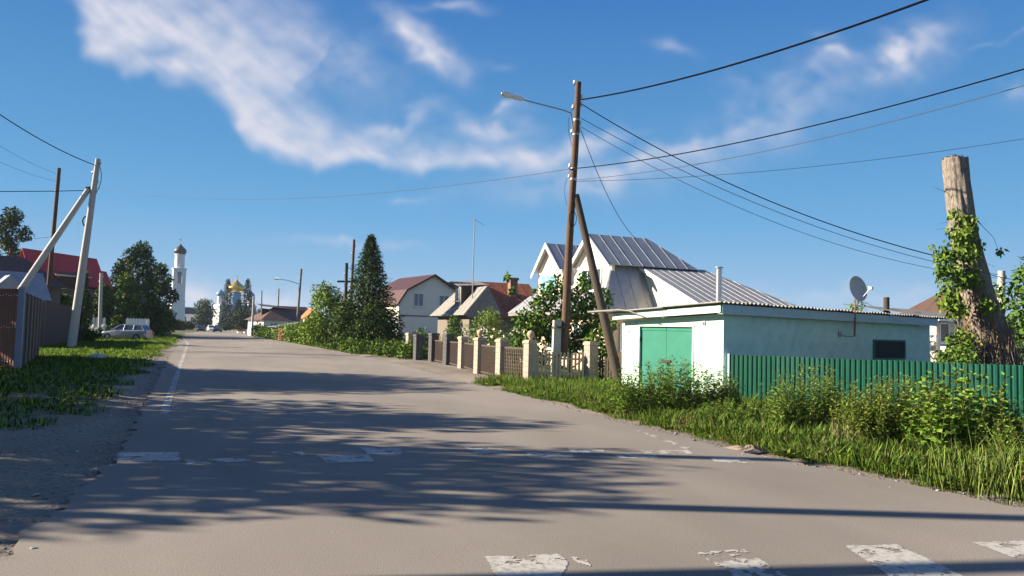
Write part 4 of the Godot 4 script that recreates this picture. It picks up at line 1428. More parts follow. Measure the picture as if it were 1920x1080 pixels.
func build_background_right() -> void:
	# poles down the street
	simple_pole("utility_pole", "brown wooden pole standing behind the tall spruce", ground_at(655, 72), at(664, 449, 72), .16, .12, "pole_wood")
	simple_pole("utility_pole", "black pole with a cross-arm behind the spruce", ground_at(647, 66), at(650, 493, 66), .16, .13, "dark_wood", 1)
	simple_pole("utility_pole", "grey street lamp pole before the brown-roofed house", ground_at(556, 100), at(565, 504, 100), .17, .14, "old_board", 2)
	simple_pole("utility_pole", "far thin pole rising over the brown-roofed house", ground_at(520, 150), at(523, 541, 150), .16, .12, "old_board", 0, "far thin poles")
	simple_pole("utility_pole", "far thin pole left of the brown-roofed house against pale cloud", ground_at(490, 165), at(491, 545, 165), .16, .12, "old_board", 0, "far thin poles")
	simple_pole("utility_pole", "pale concrete pole by the roadside before the dark conifers", ground_at(473, 118), at(476, 555, 118), .2, .15, "concrete")
	# brown-roofed house
	var b := ground_at(530, 128)
	var t := thing("brown_roofed_house", "low whitewashed house with brown roof and dark attic gable", "house", b, deg_to_rad(14))
	var m := mb()
	m.box(Vector3(-3.2, -.2, -8), Vector3(6, 2.7, 0)); obj("wall", m, M.white_wall, t)
	for x in [-1.6, .8, 3.2]:
		window(t, Vector3(x, 1.4, .0), 1.1, 1.4, Vector3(1, 0, 0), Vector3(0, 0, 1), 2)
	sheet_roof(t, "roof_sheet", [Vector3(-3.8, 2.6, .5), Vector3(6.5, 2.6, .5), Vector3(5.5, 5.1, -4), Vector3(.2, 5.1, -4)], Vector3(0, 1, -1.8), 1.2, [M.brown_roof])
	sheet_roof(t, "roof_sheet", [Vector3(-3.8, 2.6, .5), Vector3(.2, 5.1, -4), Vector3(-3.8, 2.6, -8.5)], Vector3(1, 1, 0), 1.2, [M.brown_roof])
	m = mb(); m.prism([Vector3(-2.6, 3.1, -3), Vector3(1.5, 4.3, -3), Vector3(-2.6, 4.6, -3)], Vector3(0, 0, -.2)); obj("attic_gable", m, M.dark_wood, t)
	sheet_roof(t, "roof_sheet", [Vector3(-2.9, 4.95, -2.6), Vector3(4.2, 4.5, -2.6), Vector3(4.2, 4.9, -5.0), Vector3(-2.9, 5.3, -5.0)], Vector3(0, .3, -1), 1.2, [M.maroon])
	# white gable with orange trim
	b = ground_at(590, 92)
	t = thing("white_shed", "small white shed with orange roof trim behind the hedge", "shed", b, deg_to_rad(22))
	m = mb(); m.prism([Vector3(-.9, 0, 0), Vector3(1.6, 0, 0), Vector3(1.6, 2.4, 0), Vector3(-.1, 3.7, 0), Vector3(-.9, 3.05, 0)], Vector3(0, 0, -1.2)); obj("wall", m, M.white_wall, t)
	m = mb(); m.prism([Vector3(-1.1, 2.95, .05), Vector3(-.1, 3.9, .05), Vector3(-.1, 3.6, .05), Vector3(-1.1, 2.65, .05)], Vector3(0, 0, -1.4)); m.prism([Vector3(1.8, 2.4, .05), Vector3(-.1, 3.9, .05), Vector3(-.1, 3.6, .05), Vector3(1.8, 2.1, .05)], Vector3(0, 0, -1.4))
	obj("roof", m, M.orange_paint, t)
	# grey lean-to and red fence
	b = ground_at(546, 96)
	t = thing("lean_to_shed", "low grey lean-to shed behind the red fence boards", "shed", b, deg_to_rad(22))
	m = mb(); m.box(Vector3(-1.6, 0, -2), Vector3(2, 1.6, 0)); obj("wall", m, M.old_board, t)
	sheet_roof(t, "roof_sheet", [Vector3(-2.1, 1.55, .3), Vector3(2.1, 2.3, .3), Vector3(2.1, 2.3, -2.2), Vector3(-2.1, 1.55, -2.2)], Vector3(1, .3, 0), .8, [M.zinc_b])
	bars("red_fence", "low red board fence in front of the grey lean-to", ground_at(522, 90), ground_at(552, 88), 1.35, .25, .21, "red_paint", [.4, 1.0])
	# orange barrier and grey box by the road
	b = gp(452, 624.5)
	t = thing("roadside_barrier", "low red and white barrier by the far roadside", "barrier", b, deg_to_rad(20))
	m = mb(); m.box(Vector3(-.9, .35, -.04), Vector3(.9, .75, .04)); obj("board", m, M.orange_paint, t)
	for x in [-.7, .7]:
		m = mb(); m.box(Vector3(x - .05, 0, -.25), Vector3(x + .05, .35, .25)); obj("foot", m, M.white, t)
	b = gp(466, 626)
	t = thing("meter_box", "pale grey cabinet at the foot of the concrete pole", "cabinet", b)
	m = mb(); m.bevel(Vector3(-.3, 0, -.25), Vector3(.3, 1.0, .25), .05); obj("case", m, M.fascia, t)
	m = mb(); m.box(Vector3(-.25, .1, .251), Vector3(.25, .92, .27)); obj("door", m, M.concrete, t)
	# house behind the dead trunk
	b = ground_at(1790, 37)
	t = thing("cream_bungalow", "cream bungalow with grey roof and white porch board behind the dead trunk", "house", b, deg_to_rad(16))
	m = mb(); m.box(Vector3(-2.0, -.2, -6), Vector3(6, 2.9, 0)); obj("wall", m, M.cream, t)
	sheet_roof(t, "roof_sheet", [Vector3(-3.0, 2.86, .5), Vector3(6.5, 2.86, .5), Vector3(6.5, 3.5, -4), Vector3(-3.0, 3.5, -4)], Vector3(0, .4, -1), .9, [M.dark_sheet])
	m = mb(); m.box(Vector3(-3.0, 2.72, .5), Vector3(6.5, 2.855, .55)); obj("eave_board", m, M.white, t)
	m = mb(); m.box(Vector3(-2.3, 1.32, .3), Vector3(.6, 1.56, 1.9)); obj("porch_roof", m, M.white, t)
	for x in [-2.2, .5]:
		m = mb(); m.box(Vector3(x - .06, -.1, 1.7), Vector3(x + .06, 1.319, 1.82)); obj("porch_post", m, M.cream, t)
	window(t, Vector3(-1.25, 2.2, .0), 1.0, .95, Vector3(1, 0, 0), Vector3(0, 0, 1), 1, "frame_white", "old_board")
	m = mb(); m.tube([Vector3(-1.6, 3.0, -2.5), Vector3(-1.6, 3.9, -2.5)], [.14, .14], 10); m.tube([Vector3(-1.6, 2.9, -2.5), Vector3(-1.6, 3.2, -2.5)], [.3, .16], 10)
	obj("chimney", m, M.dark_wood, t)
	# brown roof further off and concrete post
	b = ground_at(1850, 60)
	t = thing("brown_hip_house", "far house with brown hipped roof behind the dead trunk", "house", b, deg_to_rad(16))
	m = mb(); m.box(Vector3(-3.5, -.2, -6), Vector3(6, 3.0, 0)); obj("wall", m, M.cream, t)
	sheet_roof(t, "roof_sheet", [Vector3(-4.2, 3.0, .5), Vector3(6.5, 3.0, .5), Vector3(3.5, 6.3, -3), Vector3(1.0, 6.3, -3)], Vector3(0, 1, -1), 1.0, [M.brown_roof])
	sheet_roof(t, "roof_sheet", [Vector3(-4.2, 3.0, .5), Vector3(1.0, 6.3, -3), Vector3(-4.2, 3.0, -6.5)], Vector3(1, 1, 0), 1.0, [M.brown_roof])
	simple_pole("concrete_post", "square grey concrete post with short cross-arm beside the dead trunk", ground_at(1874, 30), at(1878, 508, 30), .16, .13, "concrete")

func build_dead_trunk() -> void:
	var base := ground_at(1862, 20.5)
	var t := thing("dead_trunk", "tall dead tree trunk sawn off at the top, wrapped in creeper", "tree trunk", base)
	var keyp := [[1872, 720, .60], [1866, 690, .52], [1856, 640, .46], [1843, 590, .42], [1828, 530, .39], [1813, 470, .36], [1802, 400, .33], [1795, 345, .315], [1791, 299, .30]]
	var m := mb(base)
	var rows := 60
	var seg := 64
	var nz := FastNoiseLite.new()
	nz.seed = 3; nz.frequency = 1.0; nz.fractal_octaves = 3
	var pts := []
	for k in rows:
		var f := float(k) / (rows - 1) * (keyp.size() - 1)
		var a := mini(int(f), keyp.size() - 2)
		var u := f - a
		var p := at(lerpf(keyp[a][0], keyp[a + 1][0], u), lerpf(keyp[a][1], keyp[a + 1][1], u), 20.5)
		pts.append([p, lerpf(keyp[a][2], keyp[a + 1][2], u)])
	for k in rows:
		for q in seg:
			var a := TAU * q / seg
			var r: float = pts[k][1]
			var y: float = pts[k][0].y
			r *= 1.0 + .10 * nz.get_noise_3d(cos(a) * 2.2, y * .35, sin(a) * 2.2) + .10 * nz.get_noise_3d(cos(a) * 5.0, y * .5, sin(a) * 5.0) - .10 * pow(maxf(0.0, nz.get_noise_3d(cos(a) * 11.0 + 7.0, y * .9, sin(a) * 11.0)), .6)
			m.v.append(pts[k][0] + Vector3(cos(a) * r, 0, sin(a) * r) - base); m.n.append(Vector3(cos(a), 0.02, sin(a))); m.c.append(Color.WHITE)
	for k in rows - 1:
		for q in seg:
			var p := k * seg + q
			var w := k * seg + (q + 1) % seg
			for tt in [p, w, w + seg, p, w + seg, p + seg]: m.i.append(tt)
	for q in m.v.size():    # normals from the ridged surface
		var k := q / seg
		var c := q % seg
		var l: Vector3 = m.v[k * seg + (c + seg - 1) % seg]
		var r2: Vector3 = m.v[k * seg + (c + 1) % seg]
		var tan := (r2 - l).normalized()
		m.n[q] = tan.cross(Vector3.DOWN).normalized() if tan.cross(Vector3.DOWN).dot(m.n[q]) > 0 else tan.cross(Vector3.UP).normalized()
	var ring := []
	for q in seg: m.v[(rows - 1) * seg + q].y += .10 * nz.get_noise_2d(q * .55, 2.0) + .03
	for q in seg: ring.append(m.v[(rows - 1) * seg + q] + base)
	m.face(ring, Vector3.UP)
	obj("trunk", m, M.dead_trunk, t)
	# creeper
	var c := thing("creeper_vine", "green creeper with drooping leaves climbing the dead trunk", "vine", base)
	var st := mb(base)
	var lf := mb(base)
	for k in 34:
		var a := rng.randf() * TAU
		var prev: Vector3 = pts[0][0] + Vector3(cos(a), 0, sin(a)) * (pts[0][1] + .05)
		var upto := rng.randi_range(18, 38)
		for j in range(1, upto):
			a += rng.randf_range(-.2, .2)
			var p: Vector3 = pts[j][0] + Vector3(cos(a), 0, sin(a)) * (pts[j][1] * 1.08 + .03)
			st.col = pick(Color(.16, .10, .06), Color(.26, .18, .11))
			st.tube([prev, p], [.016, .014], 4, false)
			prev = p
	stuff(obj("stems", st, M.grass, c))
	var c1 := Color(.06, .13, .02)
	var c2 := Color(.16, .22, .035)
	var where := [[1800, 440, .38, 160], [1790, 400, .2, 40], [1772, 478, .3, 110], [1812, 470, .42, 190], [1790, 520, .45, 200], [1780, 560, .35, 150], [1820, 520, .3, 90], [1835, 455, .15, 22], [1765, 505, .22, 60], [1795, 580, .3, 110], [1850, 575, .25, 60], [1745, 462, .09, 8], [1875, 470, .12, 14], [1815, 420, .3, 90], [1805, 640, .4, 200], [1790, 670, .5, 220], [1820, 700, .5, 200], [1845, 560, .2, 40]]
	for q in where:
		var ctr := at(q[0], q[1], 20.5 - .45)
		for k in int(q[3] * 1.6):
			var d := rnd_dir()
			lf.col = pick(c1, c2)
			lf.leaf(ctr + d * q[2] * rng.randf_range(.3, 1.0), (rnd_dir() * .8 + Vector3.DOWN * .9).normalized(), (Vector3(-.5, .3, .6) + rnd_dir() * .7).normalized(), rng.randf_range(.09, .17), rng.randf_range(.05, .085))
	stuff(obj("leaves", lf, M.leaf_thin, c))
	var dry := mb(base)
	for k in 260:
		var a := rng.randf() * TAU
		var p := base + Vector3(cos(a) * rng.randf_range(.3, 1.2), 0, sin(a) * rng.randf_range(.3, 1.0))
		var e: Vector3 = pts[rng.randi_range(8, 22)][0] + Vector3(cos(a), 0, sin(a)) * rng.randf_range(.4, .75)
		dry.col = pick(Color(.15, .12, .092), Color(.25, .205, .155))
		dry.tube([p, p.lerp(e, .5) + rnd_dir() * .25, e], [.012, .01, .006], 4, false)
	stuff(obj("dry_stems", dry, M.grass, c))
	var tw := mb(base)
	for k in 7:
		var p := at(1810 + k * 3, 380 + k * 14, 20.5)
		var e := at([1850, 1872, 1760, 1748, 1866, 1755, 1770][k], [420, 470, 420, 350, 500, 430, 440][k], 20.3)
		tw.col = Color(.08, .06, .045)
		tw.tube([p, p.lerp(e, .6) + rnd_dir() * .25, e], [.008, .006, .003], 4, false)
	stuff(obj("twigs", tw, M.grass, c))

func build_right_plants() -> void:
	rng.seed = 21
	# apple tree / vine mass in front of the house, leaves at their real size
	var b := ground_at(1068, 28.5)
	var sp := []
	for q in [[1000, 600, .55], [985, 640, .5], [1018, 560, .5], [1045, 540, .45], [1030, 620, .55], [1060, 590, .5], [1090, 560, .55], [1098, 525, .32], [1112, 600, .55], [1088, 630, .6], [1118, 645, .5], [1130, 560, .4], [1062, 650, .4], [1005, 670, .35], [1130, 690, .3], [1112, 670, .4], [1010, 610, .35], [1140, 610, .3], [975, 600, .3], [965, 660, .3], [948, 520, .12], [960, 545, .14]]:
		var p := at(q[0], q[1], 28.5 + rng.randf_range(-.8, .8))
		sp.append([p - b, q[2]])
	tree("garden_tree", "leafy green garden tree spreading behind the lamp pole before the house", "tree", "", b, 3.2, .11, sp, 5600, .17, Color(.05, .115, .018), Color(.11, .19, .03), "leaf_thin", .5, .62, 1.0)
	# shrubs in the gardens behind the pillar fence
	var shrubs := [["pale_shrub", "tall pale green feathery shrub behind the cream pillars", 915, 42.0, 640, 572, 46, Color(.13, .2, .045), Color(.21, .27, .075), 3200, .16],
		["green_shrub", "mid green rounded shrub before the rusty-roofed house", 850, 46.0, 640, 590, 26, Color(.07, .15, .025), Color(.13, .21, .04), 1500, .16],
		["dark_shrub", "dark green shrub behind the black gate pillars", 790, 50.0, 650, 612, 30, Color(.05, .1, .02), Color(.09, .15, .03), 1300, .18],
		["green_shrub", "small green shrub in the garden beside the tall pale shrub", 965, 40.0, 650, 610, 24, Color(.05, .11, .02), Color(.10, .17, .03), 1000, .15]]
	for q in shrubs:
		var d: float = q[3]
		var g := ground_at(q[2], d)
		var h := at(q[2], q[5], d).y
		tree(q[0], q[1], "shrub", "", g, h, .06, crown_spots(h, .2, q[6] * d / F, 12, q[6] * d / F * .42), q[9], q[10], q[7], q[8], "leaf_thin", .1, .38)
	# rose with white blooms
	var rg := ground_at(925, 37.5)
	var rose := tree("rose_bush", "rose bush with small white blooms behind the pillar fence", "shrub", "", rg, 1.7, .04, crown_spots(1.7, .2, 1.9, 12, .55), 1500, .11, Color(.05, .11, .02), Color(.1, .17, .03), "leaf_thin")
	var pm := mb()
	pm.col = Color(.7, .68, .62)
	for k in 90:
		var p := Vector3(rng.randf_range(-1.8, 1.8), rng.randf_range(.7, 1.9), rng.randf_range(-1.8, 1.8))
		for j in 4: pm.leaf(p, rnd_dir(), rnd_dir(), .09, .08)
	stuff(obj("blooms", pm, M.petal, rose))
	# spruce with broad dark skirt
	var sb := ground_at(690, 60.0)
	conifer("spruce_tree", "tall dark spruce with pointed top and broad skirt", "", sb, at(694, 443, 60).y, 3.0, 11500, .38, Color(.036, .068, .018), Color(.08, .118, .032), .82)
	tree("dark_bush", "dense dark bush filling the foot of the spruce", "shrub", "", ground_at(702, 57.5), 3.6, .1, crown_spots(3.7, .1, 2.4, 16, .85), 4600, .24, Color(.032, .062, .014), Color(.07, .11, .024))
	tree("dark_bush", "dense dark bush between the spruce and the bright hedge tree", "shrub", "", ground_at(650, 60.0), 3.9, .1, crown_spots(4.0, .2, 1.7, 13, .8), 3200, .24, Color(.045, .085, .016), Color(.09, .145, .028))
	tree("bright_tree", "bright yellow-green young tree beside the dark spruce", "tree", "", ground_at(612, 68.0), at(612, 525, 68).y, .1, crown_spots(at(612, 525, 68).y, .3, 2.2, 18, .85), 5200, .24, Color(.11, .19, .025), Color(.2, .28, .04), "leaf_thin")
	tree("bright_shrub", "bright green shrub at the road bend before the young tree", "shrub", "", ground_at(588, 70.0), 3.0, .07, crown_spots(3.0, .1, 1.8, 11, .8), 2400, .22, Color(.1, .18, .024), Color(.18, .26, .04), "leaf_thin")
	tree("bright_shrub", "rounded bright green shrub at the far end of the hedge", "shrub", "", ground_at(486, 108.0), 2.3, .07, crown_spots(2.3, .1, 1.3, 8, .7), 1400, .24, Color(.1, .18, .024), Color(.19, .27, .04), "leaf_thin")
	for k in 6:
		var px := 502.0 + k * 16.0
		var d := 104.0 - k * 6.2
		tree("hedge_bush", ["low bright hedge bush beside the rounded far shrub", "low bright hedge bush second from the rounded far shrub", "low bright hedge bush before the red fence", "low bright hedge bush beside the red fence", "low bright hedge bush before the white shed", "low bright hedge bush beside the young bright tree"][k], "hedge", "low hedge bushes along the road", ground_at(px, d), 1.6, .05, crown_spots(1.9 + .12 * k, .05, 1.7, 10, .75), 1600, .24, Color(.1, .18, .024), Color(.18, .27, .04), "leaf_thin")
	for k in 5:
		var px := 662.0 + k * 27.0
		var d: float = [54.0, 51.0, 48.5, 46.0, 44.0][k]
		tree("bramble_bush", ["low leafy bramble below the bright young tree", "low leafy bramble below the dark spruce", "low leafy bramble beside the spruce foot", "low leafy bramble before the beige house", "low leafy bramble reaching the far cream pillar"][k], "shrub", "brambles along the road edge", ground_at(px, d), 1.1, .04, crown_spots(1.15, .05, 1.15, 8, .5), 1100, .17, Color(.06, .12, .02), Color(.13, .2, .03), "leaf_thin")
	tree("right_tree", "leafy tree edge at the right beside the dead trunk", "tree", "", ground_at(1948, 22.5), 4.2, .12, crown_spots(4.5, .3, 1.35, 20, .55), 4200, .18, Color(.045, .1, .016), Color(.1, .17, .03), "leaf_thin", .4)
	tree("garden_bush", "bushy green growth at the foot of the dead trunk", "shrub", "", ground_at(1800, 19.4), 1.7, .05, crown_spots(1.75, .2, .75, 9, .35), 1300, .11, Color(.05, .11, .02), Color(.11, .18, .035), "leaf_thin", .4)
	tree("far_garden_tree", "small tree top showing over the garage roof behind the dish", "tree", "", ground_at(1606, 36.0), at(1606, 560, 36).y, .06, crown_spots(at(1606, 560, 36).y, .8, .8, 8, .4), 700, .16, Color(.07, .14, .025), Color(.13, .2, .04), "leaf_thin")
	# verge weeds
	rng.seed = 77
	var n1 := Color(.075, .16, .022)
	var n2 := Color(.16, .25, .042)
	var g1 := gp(1265, 778); g1.y = verge_height(g1.x, g1.z)
	weeds("weed_clump", "bushy leafy weeds growing in front of the green garage door", "tall verge weeds", g1, 2.7, 1.2, 1.35, 270, .12, .05, n1, n2)
	g1 = gp(1180, 752)
	weeds("weed_clump", "low weeds at the left foot of the garage front", "tall verge weeds", g1, 1.2, .8, .5, 50, .09, .04, n1, n2)
	g1 = gp(1385, 795)
	weeds("weed_clump", "low nettles at the garage corner before the fence end", "tall verge weeds", g1, 1.5, .9, .55, 110, .08, .036, n1, n2)
	g1 = gp(1508, 812)
	weeds("weed_clump", "upright leafy weeds with pale tips against the green fence", "tall verge weeds", g1, 1.25, .8, 1.42, 130, .11, .038, n1, n2, 12)
	g1 = gp(1680, 840)
	weeds("weed_clump", "wide mass of yellow-green weeds against the green fence", "tall verge weeds", g1, 1.75, 1.0, 1.28, 210, .11, .042, Color(.085, .155, .022), Color(.18, .24, .042), 12)
	g1 = gp(1800, 858)
	weeds("broadleaf_weeds", "broad-leaved bright weeds at the right end of the fence", "tall verge weeds", g1, 1.25, .9, 1.45, 100, .16, .10, Color(.10, .19, .025), Color(.18, .28, .05), 8)
	g1 = gp(1905, 870)
	weeds("weed_clump", "dark weeds past the broad-leaved clump by the fence", "tall verge weeds", g1, .9, .9, 1.05, 70, .10, .04, n1, n2, 9)
	g1 = gp(1450, 800)
	weeds("weed_clump", "short weeds between the nettles and the upright weeds", "tall verge weeds", g1, 1.0, .6, .38, 50, .08, .036, n1, n2)
	# tall grass at the right edge
	var tg := thing("tall_grass", "tall seeding grass clump at the edge of the asphalt", "grass", gp(1895, 925))
	var m := mb()
	for k in 420:
		var p := Vector3(rng.randf_range(-.75, .75), 0, rng.randf_range(-.6, .5))
		m.col = pick(Color(.11, .18, .03), Color(.21, .26, .07))
		m.blade(p, (Vector3.UP + rnd_dir() * .28).normalized(), rnd_dir() * .9 + Vector3.DOWN * .5, rng.randf_range(.35, .95), .009)
	stuff(obj("blades", m, M.grass, tg))
	# dry grass clump and spoil heap
	g1 = gp(1592, 842)
	var dg := thing("dry_grass", "clump of dead straw-coloured grass among the weeds", "grass", g1)
	m = mb()
	for k in 170:
		var p := Vector3(rng.randf_range(-.25, .25), 0, rng.randf_range(-.2, .2))
		m.col = pick(Color(.3, .22, .15), Color(.42, .33, .23))
		m.blade(p, (Vector3.UP + rnd_dir() * .5).normalized(), rnd_dir() + Vector3.DOWN * .4, rng.randf_range(.25, .6), .007)
	stuff(obj("blades", m, M.grass, dg))
	g1 = gp(1402, 842)
	var dm := mb(g1)
	var nz := FastNoiseLite.new()
	nz.frequency = 4.0; nz.seed = 8
	var seg := 20
	for r in 7:
		for a in seg:
			var an := TAU * a / seg
			var rr := .34 * r / 6.0
			var p := Vector3(cos(an) * rr * 1.2, 0, sin(an) * rr)
			p.y = .06 * (1.0 - pow(r / 6.0, 1.5)) * (1.0 + .8 * nz.get_noise_2d(p.x * 2, p.z * 2)) + .05 * nz.get_noise_2d(p.x * 7, p.z * 7) * (1.0 - r / 7.0) - .012
			dm.v.append(p); dm.n.append((Vector3(p.x, .25, p.z) + rnd_dir() * .2).normalized()); dm.c.append(Color.WHITE)
	for r in 6:
		for a in seg:
			var p := r * seg + a
			var w := r * seg + (a + 1) % seg
			for tt in [p, w + seg, w, p, p + seg, w + seg]: dm.i.append(tt)
	tag(obj("dirt_heap", dm, M.dust), "small heap of bare dirt at the road edge", "dirt heap")

# ------------------------------------------------------------------ far end of the street
func dome(m: MB, base: Vector3, r: float, h: float) -> void:
	m.lathe(base, [[r * .62, 0], [r * .9, h * .12], [r, h * .27], [r * .92, h * .42], [r * .66, h * .58], [r * .36, h * .72], [r * .16, h * .84], [r * .06, h * .95], [0.0, h]], 18)

func cross(t: Node3D, p: Vector3, h: float, mat: String) -> void:
	var m := mb()
	m.box(p + Vector3(-.06, -.1, -.06), p + Vector3(.06, h, .06))
	m.box(p + Vector3(-h * .3, h * .6, -.05), p + Vector3(-.061, h * .7, .05)); m.box(p + Vector3(.061, h * .6, -.05), p + Vector3(h * .3, h * .7, .05))
	obj("cross", m, M[mat], t)

func build_far_end() -> void:
	# bell tower
	var d := 330.0
	var b := ground_at(331, d)
	var k := d / F
	var H := func(py): return at(333, py, d).y
	var t := thing("bell_tower", "white brick church bell tower with a black onion dome", "tower", b, .12)
	var m := mb(); m.hexa([Vector3(-3.1, -.3, -3.1), Vector3(3.1, -.3, -3.1), Vector3(3.1, -.3, 3.1), Vector3(-3.1, -.3, 3.1), Vector3(-2.6, H.call(566), -2.6), Vector3(2.6, H.call(566), -2.6), Vector3(2.6, H.call(566), 2.6), Vector3(-2.6, H.call(566), 2.6)]); obj("lower_tier", m, M.white_wall, t)
	m = mb(); m.box(Vector3(-2.85, H.call(566) + .01, -2.85), Vector3(2.85, H.call(566) + .6, 2.85)); obj("cornice", m, M.white_wall, t)
	var y1: float = H.call(566) + .61
	var y2: float = H.call(505)
	m = mb()     # open belfry: four corner piers and a top slab, arches as lintels
	for sx in [-1, 1]:
		for sz in [-1, 1]:
			m.box(Vector3(sx * 1.75 - .75, y1, sz * 1.75 - .75), Vector3(sx * 1.75 + .75, y2 - 1.0, sz * 1.75 + .75))
	obj("belfry_piers", m, M.white_wall, t)
	m = mb(); m.box(Vector3(-.8, y1, -.8), Vector3(.8, y2, .8)); obj("bell_frame", m, M.blue_grey, t)
	m = mb(); m.box(Vector3(-2.48, y1 + .01, -2.48), Vector3(2.48, y1 + (y2 - y1) * .55, 2.48)); obj("parapet_tier", m, M.white_wall, t)
	m = mb(); m.box(Vector3(-2.52, y2 - .99, -2.52), Vector3(2.52, y2, 2.52)); obj("lintel", m, M.white_wall, t)
	m = mb(); m.box(Vector3(-2.75, y2 + .01, -2.75), Vector3(2.75, y2 + .5, 2.75)); obj("cornice", m, M.white_wall, t)
	var y3: float = H.call(476)
	m = mb(); m.lathe(Vector3(0, y2 + .51, 0), [[2.05, 0], [1.95, y3 - y2 - 1.0], [2.2, y3 - y2 - .9], [2.2, y3 - y2 - .5], [0, y3 - y2 - .49]], 16); obj("drum", m, M.white_wall, t)
	m = mb(); dome(m, Vector3(0, y3 - .1, 0), 2.6, 5.0); obj("onion_dome", m, M.dome_black, t)
	cross(t, Vector3(0, y3 + 4.9, 0), 2.2, "dome_gold")
	# church wing by the tower
	b = ground_at(346, 350)
	t = thing("church_hall", "long low white church hall with dark roof beside the bell tower", "church", b, .2)
	m = mb(); m.box(Vector3(-9, -.3, -8), Vector3(6, 6.2, 0)); obj("wall", m, M.white_wall, t)
	for x in [-6, -3, 0, 3]: window(t, Vector3(x, 3.6, .0), 1.1, 2.4, Vector3(1, 0, 0), Vector3(0, 0, 1), 1)
	m = mb(); m.prism([Vector3(-9.4, 6.21, .5), Vector3(6.4, 6.21, .5), Vector3(4.0, 9.2, -4), Vector3(-9.4, 9.2, -4)], Vector3(0, -.15, -.1)); m.prism([Vector3(-9.4, 6.21, -8.5), Vector3(6.4, 6.21, -8.5), Vector3(4.0, 9.2, -4), Vector3(-9.4, 9.2, -4)], Vector3(0, -.15, .1))
	obj("roof", m, M.dome_black, t)
	# domed church
	d = 340.0
	b = ground_at(440, d)
	H = func(py): return at(440, py, d).y
	t = thing("domed_church", "white church with one gold dome and blue side domes among conifers", "church", b, .2)
	var off := func(px): return (px - 440.0) * d / F
	m = mb(); m.box(Vector3(-7.5, -.3, -8), Vector3(7.5, H.call(572), 6)); obj("wall", m, M.white_wall, t)
	m = mb(); m.lathe(Vector3(0, H.call(573), 0), [[2.2, 0], [2.2, H.call(547) - H.call(573)]], 14); obj("drum", m, M.dome_blue, t)
	m = mb(); dome(m, Vector3(0, H.call(548), 0), 3.6, 6.2); obj("gold_dome", m, M.dome_gold, t)
	cross(t, Vector3(0, H.call(548) + 6.1, 0), 1.6, "dome_gold")
	for px in [412.0, 467.0]:
		m = mb(); m.lathe(Vector3(off.call(px), H.call(600), 0), [[1.3, 0], [1.3, H.call(556) - H.call(600)]], 12); obj("side_drum", m, M.white_wall, t)
		m = mb(); dome(m, Vector3(off.call(px), H.call(557), 0), 1.8, 3.6); obj("blue_dome", m, M.dome_blue, t)
	rng.seed = 5
	for q in [[424, 300.0, 524, 4.3], [461, 300.0, 524, 4.2], [446, 312.0, 562, 3.6]]:
		var dd: float = q[1]
		conifer("far_conifer", "dark far conifer " + ["left of the gold dome", "right of the gold dome", "low before the domed church"][0 if q[0] == 424 else (1 if q[0] == 461 else 2)], "dark conifers by the church", ground_at(q[0], dd), at(q[0], q[2], dd).y, q[3], 2600, 1.1, Color(.03, .05, .02), Color(.055, .08, .03), .8)
	var far := [["round_tree", "rounded dark tree at the bend beyond the road", 380, 262.0, 557, 24, Color(.035, .06, .014), Color(.07, .105, .022)],
		["far_bush", "dark rounded bush right of the conifers", 453, 230.0, 578, 20, Color(.03, .055, .014), Color(.06, .09, .02)],
		["far_bush", "low bush at the roadside before the conifers", 424, 205.0, 603, 12, Color(.05, .08, .018), Color(.09, .13, .028)],
		["far_bush", "dark bush behind the pale concrete pole", 487, 190.0, 577, 14, Color(.03, .05, .014), Color(.06, .085, .02)],
		["far_bush", "dark hedge left of the road end below the bell tower", 330, 190.0, 598, 22, Color(.035, .06, .014), Color(.07, .105, .022)],
		["far_bush", "dark hedge at the road end below the round tree", 352, 215.0, 600, 14, Color(.035, .06, .014), Color(.07, .105, .022)]]
	for q in far:
		var dd: float = q[3]
		var h := at(q[2], q[4], dd).y
		var r: float = q[5] * dd / F
		tree(q[0], q[1], "tree", "", ground_at(q[2], dd), h, r * .06, crown_spots(h, .2, r, 14, r * .42), 2600, r * .16, q[6], q[7])
	# horizon belt
	var belt := mb(Vector3(0, 0, -600))
	for q in 5200:
		var az := rng.randf_range(-1.0, 1.7)
		var rr := rng.randf_range(480, 620)
		belt.col = pick(Color(.025, .045, .014), Color(.055, .085, .024))
		belt.leaf(Vector3(sin(az) * rr, rng.randf() * (5.0 + 3.0 * sin(az * 23.0) + 2.0 * sin(az * 61.0)), -cos(az) * rr), rnd_dir(), (Vector3.UP + rnd_dir()).normalized(), 5.0, 3.4)
	var bo := obj("far_woodland", belt, M.leaf)
	tag(bo, "low belt of far woodland along the horizon", "woodland"); stuff(bo)
	# cars on the far road
	car("far_car", "small dark car on the far road before the conifers", gp(408, 622.5), PI / 2 - .1, "car_dark", "cars on the far road", .0)
	car("far_car", "small pale car on the far road beside the dark car", gp(396, 621.5), PI / 2 + .1, "car_white", "cars on the far road", .0)
	car("far_car", "dark car parked on the left of the far road", gp(377, 622.0), PI / 2, "car_dark", "cars on the far road", .0)

